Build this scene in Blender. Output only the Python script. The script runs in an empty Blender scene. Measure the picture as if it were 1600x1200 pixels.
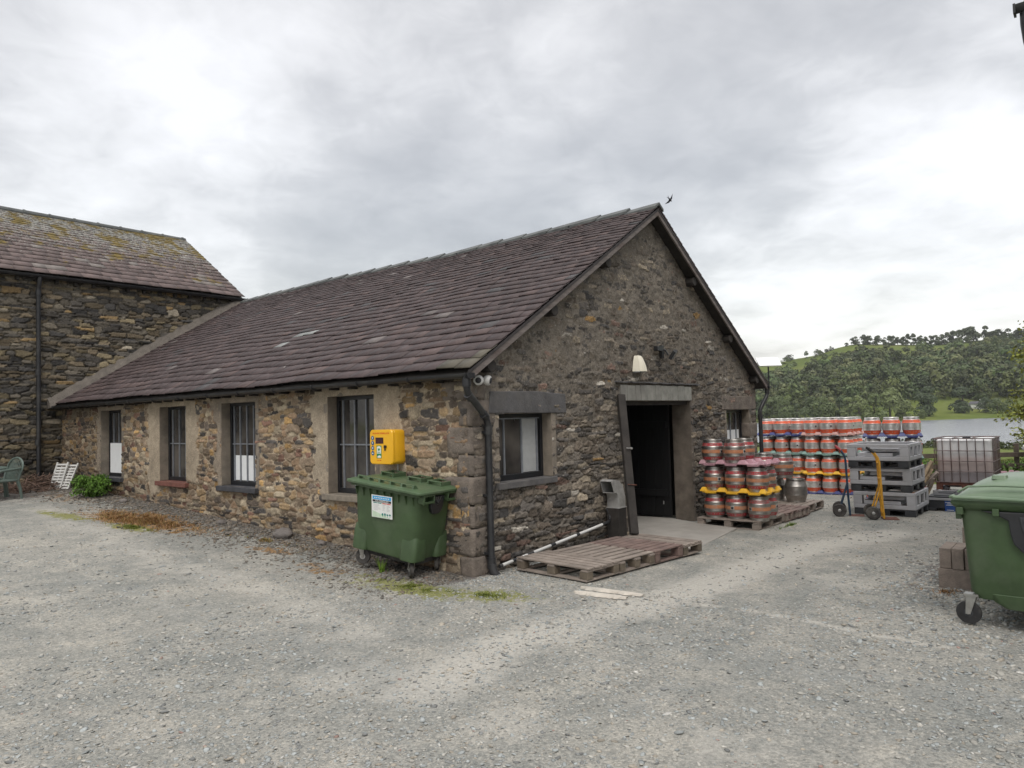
import bpy, math, random
import numpy as np
from mathutils import Vector, Matrix, Euler
R=math.radians
scene=bpy.context.scene
COL=bpy.data.collections.new('scene_objects'); scene.collection.children.link(COL)

# ------------------------------------------------------------------ camera
F_PX=1134.986
r2=Vector((0.63610875,-0.77114553,-0.02646191)); u2=Vector((-0.01794073,-0.0490673,0.99863433)); fw=Vector((0.77139081,0.63476529,0.04504705))
CAMP=Vector((-6.48351,-6.00976,1.9))
cd=bpy.data.cameras.new('camera'); cam=bpy.data.objects.new('camera',cd); COL.objects.link(cam)
m=Matrix((r2,u2,-fw)).transposed().to_4x4(); m.translation=CAMP
cam.matrix_world=m
cd.sensor_width=36; cd.lens=F_PX/1600*36; cd.clip_start=.05; cd.clip_end=6000
scene.camera=cam
scene.view_settings.view_transform='Standard'; scene.view_settings.look='None'
scene.view_settings.exposure=0.0; scene.view_settings.gamma=1

# ------------------------------------------------------------------ light
SUN_EL,SUN_AZ=R(52),R(215)          # direction the sun stands in (angle from +x)
sd=bpy.data.lights.new('sun','SUN'); sd.energy=1.25; sd.angle=R(24); sd.color=(1,.965,.92)
so=bpy.data.objects.new('sun',sd); COL.objects.link(so)
sv=Vector((math.cos(SUN_EL)*math.cos(SUN_AZ),math.cos(SUN_EL)*math.sin(SUN_AZ),math.sin(SUN_EL)))
so.rotation_euler=sv.to_track_quat('Z','Y').to_euler(); so.location=(0,0,30)

class NT:
    def __init__(s,tree): s.t=tree; s.n=tree.nodes; s.l=tree.links
    def node(s,typ,**kw):
        n=s.n.new(typ)
        for k,v in kw.items():
            if k.startswith('i_'): n.inputs[k[2:].replace('_',' ')].default_value=v
            else: setattr(n,k,v)
        return n
    def link(s,a,b): s.l.new(a,b)
    def mix(s,fac,a,b,mode='MIX'):
        n=s.n.new('ShaderNodeMix'); n.data_type='RGBA'; n.blend_type=mode
        for sock,v in ((0,fac),(6,a),(7,b)):
            if hasattr(v,'default_value') or hasattr(v,'is_output'): s.l.new(v,n.inputs[sock])
            else: n.inputs[sock].default_value=(v if sock==0 else (*v,1) if len(v)==3 else v)
        return n.outputs[2]
    def math(s,op,a,b=None,c=None,clamp=False):
        n=s.n.new('ShaderNodeMath'); n.operation=op; n.use_clamp=clamp
        for i,v in enumerate((a,b,c)):
            if v is None: continue
            if hasattr(v,'is_output'): s.l.new(v,n.inputs[i])
            else: n.inputs[i].default_value=v
        return n.outputs[0]
    def ramp(s,fac,stops,interp='LINEAR'):
        n=s.n.new('ShaderNodeValToRGB'); n.color_ramp.interpolation=interp
        e=n.color_ramp.elements
        while len(e)>2: e.remove(e[-1])
        for i,(p,c) in enumerate(stops):
            if i>=len(e): e.new(p)
            e[i].position=p; e[i].color=(*c,1) if len(c)==3 else c
        s.l.new(fac,n.inputs[0]); return n.outputs[0]
    def noise(s,vec,scale,detail=4,rough=.55,dist=0):
        n=s.n.new('ShaderNodeTexNoise'); n.inputs['Scale'].default_value=scale; n.inputs['Detail'].default_value=detail
        n.inputs['Roughness'].default_value=rough; n.inputs['Distortion'].default_value=dist
        if vec is not None: s.l.new(vec,n.inputs['Vector'])
        return n.outputs[0]
    def mapping(s,vec,scale=(1,1,1),loc=(0,0,0),rot=(0,0,0)):
        n=s.n.new('ShaderNodeMapping'); n.inputs['Scale'].default_value=scale; n.inputs['Location'].default_value=loc; n.inputs['Rotation'].default_value=rot
        s.l.new(vec,n.inputs['Vector']); return n.outputs[0]

W=bpy.data.worlds.new('World'); scene.world=W; W.use_nodes=True
wt=NT(W.node_tree); wt.n.clear()
wout=wt.node('ShaderNodeOutputWorld')
sky=wt.node('ShaderNodeTexSky',sky_type='NISHITA',sun_disc=False,sun_elevation=SUN_EL,sun_rotation=math.pi/2-SUN_AZ,air_density=1.2,dust_density=3)
bg1=wt.node('ShaderNodeBackground',i_Strength=.05); wt.link(sky.outputs[0],bg1.inputs[0])
tc=wt.node('ShaderNodeTexCoord'); sep=wt.node('ShaderNodeSeparateXYZ'); wt.link(tc.outputs['Generated'],sep.inputs[0])
den=wt.math('ADD',wt.math('MAXIMUM',sep.outputs[2],0.0),.22)
cmb=wt.node('ShaderNodeCombineXYZ')
wt.link(wt.math('DIVIDE',sep.outputs[0],den),cmb.inputs[0]); wt.link(wt.math('DIVIDE',sep.outputs[1],den),cmb.inputs[1])
cv=wt.mapping(cmb.outputs[0],rot=(0,0,R(-51)),loc=(.35,.1,0))
cv=wt.mapping(cv,scale=(1,1.0,1))
n1=wt.noise(cv,.9,5,.5,.35); n2=wt.noise(cv,3.2,5,.5,.3); n3=wt.noise(cv,.35,2,.5)
n4=wt.noise(cv,8.5,6,.6,.6)
cl=wt.math('ADD',wt.math('ADD',wt.math('MULTIPLY',n1,.42),wt.math('MULTIPLY',n4,.15)),wt.math('ADD',wt.math('MULTIPLY',n2,.32),wt.math('MULTIPLY',n3,.11)))
def blob(d,lo,hi,amt):
    v=wt.node('ShaderNodeVectorMath',operation='DOT_PRODUCT'); nrm=wt.node('ShaderNodeVectorMath',operation='NORMALIZE')
    wt.link(tc.outputs['Generated'],nrm.inputs[0]); wt.link(nrm.outputs[0],v.inputs[0]); v.inputs[1].default_value=d
    mr=wt.node('ShaderNodeMapRange',interpolation_type='SMOOTHSTEP'); wt.link(v.outputs['Value'],mr.inputs[0])
    mr.inputs[1].default_value=math.cos(R(hi)); mr.inputs[2].default_value=math.cos(R(lo)); mr.inputs[3].default_value=0; mr.inputs[4].default_value=amt
    return mr.outputs[0]
def ray(px,py):
    d=fw*F_PX+r2*(px-800)-u2*(py-600); return tuple(d.normalized())
blobs=[(ray(1450,470),3,17,.30),(ray(100,230),2,17,.19),(ray(330,120),2,16,.13),(ray(640,300),3,15,-.13),(ray(1130,120),3,13,-.13),(ray(60,110),1,9,-.12),(ray(1350,330),2,10,-.10),(ray(800,130),3,13,-.02),(ray(1500,60),2,14,.07)]
tot=wt.math('SUBTRACT',wt.math('MULTIPLY',cl,1.75),.43)
for b in blobs: tot=wt.math('ADD',tot,blob(*b))
ccol=wt.ramp(tot,[(.16,(.425,.410,.395)),(.32,(.51,.495,.477)),(.47,(.63,.612,.59)),(.60,(.80,.78,.755)),(.76,(.97,.95,.93))])
zr_=wt.node('ShaderNodeMapRange',interpolation_type='SMOOTHSTEP'); wt.link(sep.outputs[2],zr_.inputs[0]); zr_.inputs[1].default_value=.50; zr_.inputs[2].default_value=.95; zr_.inputs[3].default_value=.95; zr_.inputs[4].default_value=2.9
zen=zr_.outputs[0]
bg2=wt.node('ShaderNodeBackground'); wt.link(ccol,bg2.inputs[0]); wt.link(zen,bg2.inputs[1])
add=wt.node('ShaderNodeAddShader'); wt.link(bg1.outputs[0],add.inputs[0]); wt.link(bg2.outputs[0],add.inputs[1]); wt.link(add.outputs[0],wout.inputs[0])

# ------------------------------------------------------------------ materials
MATS={}
def newmat(name):
    m=bpy.data.materials.new(name); m.use_nodes=True; t=NT(m.node_tree); t.n.clear()
    out=t.node('ShaderNodeOutputMaterial'); p=t.node('ShaderNodeBsdfPrincipled'); t.link(p.outputs[0],out.inputs[0])
    MATS[name]=m; return m,t,p
def obj_co(t): return t.node('ShaderNodeTexCoord').outputs['Object']
def world_co(t): return t.node('ShaderNodeNewGeometry').outputs['Position']
def bump(t,p,h,strength=.5,dist=.01):
    b=t.node('ShaderNodeBump'); b.inputs['Strength'].default_value=strength; b.inputs['Distance'].default_value=dist
    t.link(h,b.inputs['Height']); t.link(b.outputs[0],p.inputs['Normal'])
def simple(name,col,rough=.6,metal=0,var=.15,scale=12,bs=.15,bd=.004,dirt=None,spec=.5,coat=0,stretch=(1,1,1)):
    m,t,p=newmat(name); co=t.mapping(world_co(t),scale=stretch)
    n=t.noise(co,scale,5,.6); n2=t.noise(co,scale*6,3,.6)
    lo=tuple(c*(1-var) for c in col); hi=tuple(min(1,c*(1+var)) for c in col)
    c=t.ramp(n,[(.3,lo),(.7,hi)])
    if dirt:
        nd=t.noise(co,scale*.4,5,.65); f=t.ramp(nd,[(.48,(0,0,0)),(.68,(1,1,1))])
        c=t.mix(t.math('MULTIPLY',f,dirt[1]),c,dirt[0])
    t.link(c,p.inputs['Base Color']); p.inputs['Metallic'].default_value=metal
    rr=t.node('ShaderNodeMapRange'); t.link(n2,rr.inputs[0]); rr.inputs[3].default_value=max(0,rough-.1); rr.inputs[4].default_value=min(1,rough+.1)
    t.link(rr.outputs[0],p.inputs['Roughness']); p.inputs['Specular IOR Level'].default_value=spec
    if bs: bump(t,p,n2,bs,bd)
    return m
def colattr(name,rough=.9,nscale=60,nvar=.35,bs=.5,bd=.006,spec=.25,spots=None,lichen=None,detail=5,stretch=(1,1,1)):
    """surface colour from the mesh's own colour attribute, broken up by fine grain"""
    m,t,p=newmat(name); a=t.node('ShaderNodeAttribute',attribute_name='Col')
    co=t.mapping(world_co(t),scale=stretch); n=t.noise(co,nscale,detail,.65); n2=t.noise(co,nscale*.17,4,.6)
    f=t.ramp(n,[(.25,(1-nvar,)*3),(.75,(1+nvar,)*3)]); f2=t.ramp(n2,[(.3,(.82,)*3),(.7,(1.18,)*3)])
    c=t.mix(1.0,a.outputs['Color'],f,'MULTIPLY'); c=t.mix(1.0,c,f2,'MULTIPLY')
    if spots:
        v=t.noise(co,spots[0],3,.5); g=t.ramp(v,[(spots[1],(0,0,0)),(spots[1]+.04,(1,1,1))]); c=t.mix(t.math('MULTIPLY',g,spots[3]),c,spots[2])
    t.link(c,p.inputs['Base Color']); p.inputs['Roughness'].default_value=rough; p.inputs['Specular IOR Level'].default_value=spec
    if bs: bump(t,p,n,bs,bd)
    return m
colattr('stone_gable',nscale=45,nvar=.45,bs=.9,bd=.012,spots=(30,.675,(.46,.44,.40),.8))
colattr('stone_side',nscale=45,nvar=.35,bs=.8,bd=.01,spots=(34,.72,(.45,.42,.36),.5))
colattr('stone_old',nscale=30,nvar=.4,bs=.8,bd=.015,spots=(22,.72,(.3,.3,.27),.6))
colattr('slate',rough=.62,nscale=25,nvar=.16,bs=.35,bd=.003,spec=.35,spots=(9,.735,(.42,.40,.38),.6),stretch=(1,1,1))
colattr('leaf',rough=.6,nscale=3,nvar=.12,bs=0,spec=.3)
colattr('gravel_stone',rough=.85,nscale=90,nvar=.2,bs=.3,bd=.002)
colattr('twig',rough=.9,nscale=30,nvar=.3,bs=.3)
# lichen covered slate of the tall building
def mat_lichen():
    m,t,p=newmat('slate_lichen'); a=t.node('ShaderNodeAttribute',attribute_name='Col'); co=world_co(t)
    s=t.node('ShaderNodeSeparateXYZ'); t.link(co,s.inputs[0])
    hgt=t.node('ShaderNodeMapRange'); t.link(s.outputs[2],hgt.inputs[0]); hgt.inputs[1].default_value=5.7; hgt.inputs[2].default_value=7.4
    n=t.noise(co,9,5,.7); n2=t.noise(co,1.6,5,.65); n3=t.noise(co,22,4,.7)
    c=t.mix(1.0,a.outputs['Color'],t.ramp(n,[(.25,(.75,)*3),(.75,(1.3,)*3)]),'MULTIPLY')
    w=t.math('ADD',t.math('MULTIPLY',hgt.outputs[0],.21),n3); c=t.mix(t.ramp(w,[(.64,(0,0,0)),(.74,(.85,.85,.85))]),c,(.34,.35,.32))
    y=t.math('ADD',t.math('MULTIPLY',hgt.outputs[0],.13),t.math('ADD',t.math('MULTIPLY',n2,.75),t.math('MULTIPLY',n,.25)))
    c=t.mix(t.ramp(y,[(.60,(0,0,0)),(.66,(.9,.9,.9))]),c,(.16,.115,.022))
    t.link(c,p.inputs['Base Color']); p.inputs['Roughness'].default_value=.85; bump(t,p,n,.5,.006)
mat_lichen()
simple('black_plastic',(.018,.019,.022),.42,var=.25,scale=8,bs=.08,dirt=((.06,.058,.055),.5))
simple('window_black',(.012,.013,.016),.4,var=.2,bs=.1)
simple('grey_bar',(.22,.235,.26),.5,metal=.3)
simple('plaster',(.30,.25,.19),.95,var=.2,scale=5,bs=.7,bd=.01,dirt=((.15,.12,.09),.5))
simple('plaster_grey',(.21,.18,.145),.95,var=.25,scale=5,bs=.7,bd=.01,dirt=((.1,.09,.075),.6))
simple('quoin',(.165,.138,.115),.93,var=.35,scale=7,bs=1,bd=.012,dirt=((.09,.08,.072),.7))
simple('dark_slate',(.085,.083,.085),.75,var=.3,scale=6,bs=.8,bd=.008,dirt=((.15,.14,.13),.5))
simple('slate_edge',(.045,.04,.04),.8,var=.4,scale=14,bs=.8)
simple('lintel_slab',(.235,.235,.212),.85,var=.25,scale=6,bs=.6,dirt=((.15,.14,.13),.5))
simple('blind_grey',(.36,.37,.37),.7,var=.08,bs=0)
simple('jamb_dark',(.125,.105,.085),.9,var=.35,scale=4,bs=.7,dirt=((.06,.05,.042),.7))
simple('sill_slate',(.05,.052,.06),.6,var=.3,scale=9,bs=.4,bd=.005)
simple('sill_red',(.16,.065,.05),.85,var=.3,scale=9,bs=.5)
simple('sill_stone',(.2,.175,.14),.9,var=.3,scale=9,bs=.6)
simple('ridge_slate',(.085,.092,.092),.75,var=.35,scale=4,bs=.5,bd=.006,dirt=((.20,.205,.19),.4))
simple('lead_strip',(.12,.105,.09),.9,var=.3,scale=6,bs=.9,bd=.02,dirt=((.09,.08,.07),.6))
simple('barge',(.15,.13,.12),.8,var=.35,scale=3,bs=.6,bd=.004,stretch=(1,6,6),dirt=((.09,.06,.05),.6))
simple('dark_timber',(.03,.026,.023),.85,var=.4,scale=5,bs=.6)
simple('door_paint',(.006,.0063,.007),.55,var=.4,scale=3,bs=.4,stretch=(8,8,1))
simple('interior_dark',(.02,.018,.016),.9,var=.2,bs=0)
simple('white_board',(.72,.74,.75),.6,var=.05,scale=4,bs=.1)
simple('cream',(.72,.68,.56),.5,var=.06,scale=5,bs=.05,dirt=((.5,.46,.36),.3))
simple('white_plastic',(.58,.58,.565),.4,var=.05,scale=6,bs=.05,dirt=((.35,.35,.32),.35))
simple('green_plastic',(.047,.082,.034),.52,var=.20,scale=4,bs=.2,bd=.003,dirt=((.095,.125,.078),.6),coat=.1)
simple('green_lid',(.070,.115,.058),.42,var=.12,scale=4,bs=.15,bd=.002,dirt=((.15,.19,.13),.55))
simple('lid_pale',(.125,.185,.115),.36,var=.10,scale=4,bs=.12,bd=.002,dirt=((.22,.27,.19),.5))
simple('chair_green',(.085,.115,.10),.4,var=.1,scale=6,bs=.05,dirt=((.25,.3,.28),.3))
simple('rubber',(.018,.018,.019),.8,var=.3,scale=14,bs=.3,dirt=((.12,.115,.105),.5))
simple('tyre_dusty',(.045,.042,.04),.9,var=.3,scale=14,bs=.3,dirt=((.16,.15,.135),.7))
simple('zinc',(.42,.42,.40),.45,metal=.85,var=.2,scale=10,bs=.15,dirt=((.2,.18,.15),.4))
simple('galv',(.46,.46,.45),.5,metal=.5,var=.25,scale=9,bs=.2,dirt=((.3,.29,.27),.5))
simple('steel',(.74,.73,.71),.40,metal=.9,var=.12,scale=16,bs=.08,bd=.002,dirt=((.30,.28,.26),.45))
simple('steel_dull',(.40,.385,.36),.42,metal=.92,var=.2,scale=16,bs=.12,bd=.002,dirt=((.18,.17,.16),.5))
simple('paint_orange_bright',(.72,.11,.035),.42,var=.12,scale=20,bs=.05,dirt=((.60,.22,.12),.3))
simple('paint_orange',(.40,.17,.085),.5,var=.2,scale=24,bs=.1,dirt=((.30,.22,.17),.7))
simple('paint_red',(.33,.035,.04),.5,var=.25,scale=24,bs=.1,dirt=((.27,.18,.17),.75))
simple('paint_red_worn',(.30,.07,.07),.5,metal=.3,var=.3,scale=30,bs=.1,dirt=((.30,.25,.24),.9))
simple('tray_yellow',(.75,.43,.03),.45,var=.12,scale=8,bs=.1,dirt=((.45,.3,.08),.3))
simple('tray_pink',(.38,.21,.25),.5,var=.15,scale=8,bs=.1,dirt=((.6,.4,.43),.4))
simple('tray_rose',(.50,.30,.27),.5,var=.12,scale=8,bs=.1,dirt=((.35,.2,.18),.3))
simple('tray_blue',(.045,.06,.20),.5,var=.15,scale=8,bs=.1,dirt=((.12,.13,.25),.4))
simple('tray_mint',(.20,.33,.29),.5,var=.15,scale=8,bs=.1,dirt=((.12,.2,.17),.4))
simple('box_grey',(.40,.405,.425),.5,var=.08,scale=4,bs=.12,dirt=((.27,.265,.26),.5))
simple('box_dark',(.03,.033,.038),.55,var=.2,scale=5,bs=.15,dirt=((.1,.1,.1),.4))
simple('pallet_wood',(.25,.212,.182),.85,var=.3,scale=4,bs=.5,bd=.004,stretch=(1,1,4),dirt=((.11,.085,.07),.5))
simple('pallet_block',(.14,.115,.085),.9,var=.4,scale=6,bs=.6,dirt=((.08,.06,.045),.6))
simple('pallet_red',(.165,.115,.10),.85,var=.35,scale=5,bs=.5,dirt=((.20,.165,.145),.8))
simple('concrete',(.29,.275,.25),.9,var=.12,scale=3,bs=.4,bd=.004,dirt=((.2,.19,.17),.4))
simple('block_concrete',(.235,.195,.165),.95,var=.2,scale=12,bs=1,bd=.01,dirt=((.13,.11,.095),.5))
simple('pale_dust',(.50,.46,.40),.95,var=.12,scale=12,bs=.5,dirt=((.33,.32,.29),.6))
simple('truck_blue',(.025,.055,.10),.45,metal=.2,var=.2,scale=10,bs=.1,dirt=((.06,.07,.09),.5))
simple('truck_yellow',(.62,.32,.03),.5,var=.15,scale=10,bs=.1,dirt=((.3,.12,.04),.5))
simple('rust',(.13,.055,.04),.8,var=.4,scale=16,bs=.4)
simple('cage',(.17,.14,.135),.6,metal=.4,var=.4,scale=9,bs=.2,dirt=((.14,.055,.045),.7))
simple('ibc_lower',(.36,.30,.31),.6,var=.12,scale=2,bs=.1,dirt=((.28,.22,.21),.5))
simple('defib_yellow',(.80,.43,.015),.35,var=.04,scale=3,bs=.03)
simple('sign_green',(.01,.22,.09),.4,bs=0); simple('sign_blue',(.03,.10,.22),.4,bs=0); simple('label_blue',(.04,.36,.72),.4,bs=0)
simple('ink_red',(.55,.03,.02),.5,bs=0); simple('ink_black',(.02,.02,.025),.5,bs=0); simple('teal',(.01,.19,.17),.5,bs=0); simple('paper',(.72,.74,.72),.5,var=.03,bs=0)
simple('lamp_glass',(.3,.32,.33),.15,bs=0); simple('pale_green',(.5,.62,.48),.5,bs=0); simple('box_label',(.015,.07,.28),.5,bs=0)
simple('screen',(.05,.012,.015),.15,bs=0)
simple('fence_wood',(.085,.065,.052),.9,var=.35,scale=6,bs=.6,dirt=((.05,.06,.03),.5))
simple('bark',(.07,.058,.045),.95,var=.3,scale=8,bs=.8,bd=.02)
simple('house_white',(.72,.72,.70),.8,bs=0); simple('house_roof',(.08,.08,.09),.8,bs=0)
simple('bird_dark',(.025,.025,.035),.6,bs=0); simple('rock',(.15,.135,.125),.9,var=.3,scale=9,bs=.9,bd=.01)
simple('dark_mortar',(.035,.03,.026),1,bs=0)
simple('dish_white',(.86,.87,.88),.4,var=.02,bs=0)
def mat_glass():
    m,t,p=newmat('pane'); co=world_co(t); n=t.noise(co,1.6,3,.5)
    t.link(t.ramp(n,[(.35,(.02,.019,.019)),(.65,(.10,.09,.08))]),p.inputs['Base Color']); p.inputs['Roughness'].default_value=.06; p.inputs['Specular IOR Level'].default_value=.7
    bump(t,p,t.noise(co,2.2,2,.5),.05,.03)
mat_glass()
def mat_ground():
    m,t,p=newmat('ground'); co=world_co(t); s=t.node('ShaderNodeSeparateXYZ'); t.link(co,s.inputs[0])
    v=t.node('ShaderNodeTexVoronoi'); v.inputs['Scale'].default_value=70; t.link(co,v.inputs['Vector']); v.inputs['Randomness'].default_value=1
    v2=t.node('ShaderNodeTexVoronoi'); v2.inputs['Scale'].default_value=32; t.link(co,v2.inputs['Vector'])
    nb=t.noise(co,.45,6,.6); nm=t.noise(co,2.2,6,.65); nf=t.noise(co,35,6,.7); nff=t.noise(co,160,4,.7)
    base=t.ramp(nb,[(.36,(.190,.197,.186)),(.5,(.262,.260,.240)),(.66,(.365,.346,.305))])
    base=t.mix(.55,base,t.ramp(nm,[(.36,(.185,.193,.184)),(.5,(.265,.262,.243)),(.67,(.38,.360,.318))]))
    sp=t.node('ShaderNodeSeparateColor'); t.link(v.outputs['Color'],sp.inputs[0])
    base=t.mix(1.0,base,t.ramp(sp.outputs[0],[(0,(.78,.79,.79)),(.5,(.98,.98,.98)),(1,(1.17,1.15,1.13))]),'MULTIPLY')
    sp2=t.node('ShaderNodeSeparateColor'); t.link(v2.outputs['Color'],sp2.inputs[0])
    base=t.mix(1.0,base,t.ramp(sp2.outputs[1],[(0,(.90,.915,.915)),(1,(1.09,1.08,1.06))]),'MULTIPLY')
    base=t.mix(1.0,base,t.ramp(nf,[(.3,(.72,)*3),(.7,(1.25,)*3)]),'MULTIPLY')
    base=t.mix(1.0,base,t.ramp(nff,[(.3,(.8,)*3),(.7,(1.2,)*3)]),'MULTIPLY')
    w_=t.node('ShaderNodeAttribute',attribute_name='Wear'); sw=t.node('ShaderNodeSeparateColor'); t.link(w_.outputs['Color'],sw.inputs[0]); nw=t.noise(co,3.2,6,.7)
    wm=t.ramp(t.math('ADD',sw.outputs[0],t.math('MULTIPLY',t.math('SUBTRACT',nw,.5),1.1)),[(.30,(0,0,0)),(.75,(.85,.85,.85))]); base=t.mix(wm,base,t.ramp(nf,[(.3,(.33,.318,.285)),(.7,(.48,.46,.415))]))
    wm=t.ramp(t.math('ADD',sw.outputs[1],t.math('MULTIPLY',t.math('SUBTRACT',nw,.5),1.1)),[(.35,(0,0,0)),(.8,(.6,.6,.6))]); base=t.mix(wm,base,t.ramp(nf,[(.3,(.15,.16,.155)),(.7,(.31,.32,.31))]))
    # soil / moss masks come from the mesh: R = dark earth, G = green moss, B = rusty dead moss
    a=t.node('ShaderNodeAttribute',attribute_name='Mask'); sa=t.node('ShaderNodeSeparateColor'); t.link(a.outputs['Color'],sa.inputs[0])
    nn=t.noise(co,7,6,.75)
    def msk(ch,lo): return t.ramp(t.math('ADD',ch,t.math('MULTIPLY',t.math('SUBTRACT',nn,.5),2.6)),[(lo,(0,0,0)),(lo+.22,(1,1,1))])
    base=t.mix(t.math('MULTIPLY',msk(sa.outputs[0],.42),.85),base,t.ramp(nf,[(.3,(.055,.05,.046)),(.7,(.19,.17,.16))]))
    base=t.mix(t.math('MULTIPLY',msk(sa.outputs[2],.42),.85),base,t.ramp(nf,[(.3,(.12,.07,.025)),(.7,(.33,.19,.08))]))
    base=t.mix(t.math('MULTIPLY',msk(sa.outputs[1],.48),.8),base,t.ramp(nf,[(.3,(.10,.11,.02)),(.7,(.26,.26,.07))]))
    # pasture outside the yard
    ng=t.noise(co,.05,6,.6); ng2=t.noise(co,1.2,5,.7)
    grass=t.mix(.5,t.ramp(ng,[(.3,(.055,.085,.018)),(.5,(.10,.14,.03)),(.7,(.16,.17,.06))]),t.ramp(ng2,[(.3,(.06,.085,.02)),(.7,(.15,.17,.05))]))
    e=t.math('ADD',a.outputs['Alpha'],0.0)
    c=t.mix(t.ramp(t.math('ADD',e,t.math('MULTIPLY',t.math('SUBTRACT',nn,.5),.5)),[(.45,(0,0,0)),(.55,(1,1,1))]),base,grass)
    t.link(c,p.inputs['Base Color']); p.inputs['Roughness'].default_value=.95; p.inputs['Specular IOR Level'].default_value=.15
    h=t.math('ADD',t.math('MULTIPLY',v.outputs['Distance'],-.6),t.math('MULTIPLY',nf,.8))
    bump(t,p,h,.8,.012)
mat_ground()
def mat_hill():
    m,t,p=newmat('hill'); co=world_co(t)
    n=t.noise(co,.012,6,.6); n2=t.noise(co,.12,5,.65)
    c=t.mix(.45,t.ramp(n,[(.35,(.085,.125,.030)),(.5,(.125,.165,.040)),(.65,(.17,.18,.06))]),t.ramp(n2,[(.3,(.055,.068,.024)),(.7,(.13,.145,.05))]))
    t.link(c,p.inputs['Base Color']); p.inputs['Roughness'].default_value=1; p.inputs['Specular IOR Level'].default_value=0
mat_hill()
def mat_water():
    m,t,p=newmat('water'); co=world_co(t); p.inputs['Base Color'].default_value=(.10,.115,.14,1); p.inputs['Roughness'].default_value=.18; p.inputs['Specular IOR Level'].default_value=.6
    n=t.noise(t.mapping(co,scale=(.5,.9,1)),1.2,4,.6); n2=t.noise(t.mapping(co,scale=(.06,.03,1)),1,4,.6)
    bump(t,p,t.math('ADD',n,n2),.6,.25)
    t.link(t.ramp(n2,[(.3,(.21,.22,.25)),(.7,(.30,.315,.35))]),p.inputs['Base Color'])
mat_water()
def mat_ibc():
    m,t,p=newmat('ibc_plastic'); co=world_co(t); s=t.node('ShaderNodeSeparateXYZ'); t.link(co,s.inputs[0])
    n=t.noise(co,3,4,.6); z=t.math('ADD',s.outputs[2],t.math('MULTIPLY',n,.12))
    c=t.ramp(z,[(.0,(.27,.26,.28)),(.50,(.33,.30,.31)),(.58,(.43,.36,.34)),(.80,(.52,.44,.42)),(.90,(.68,.66,.66)),(1.0,(.76,.76,.76))])
    t.link(c,p.inputs['Base Color']); p.inputs['Roughness'].default_value=.45
mat_ibc()

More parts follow.
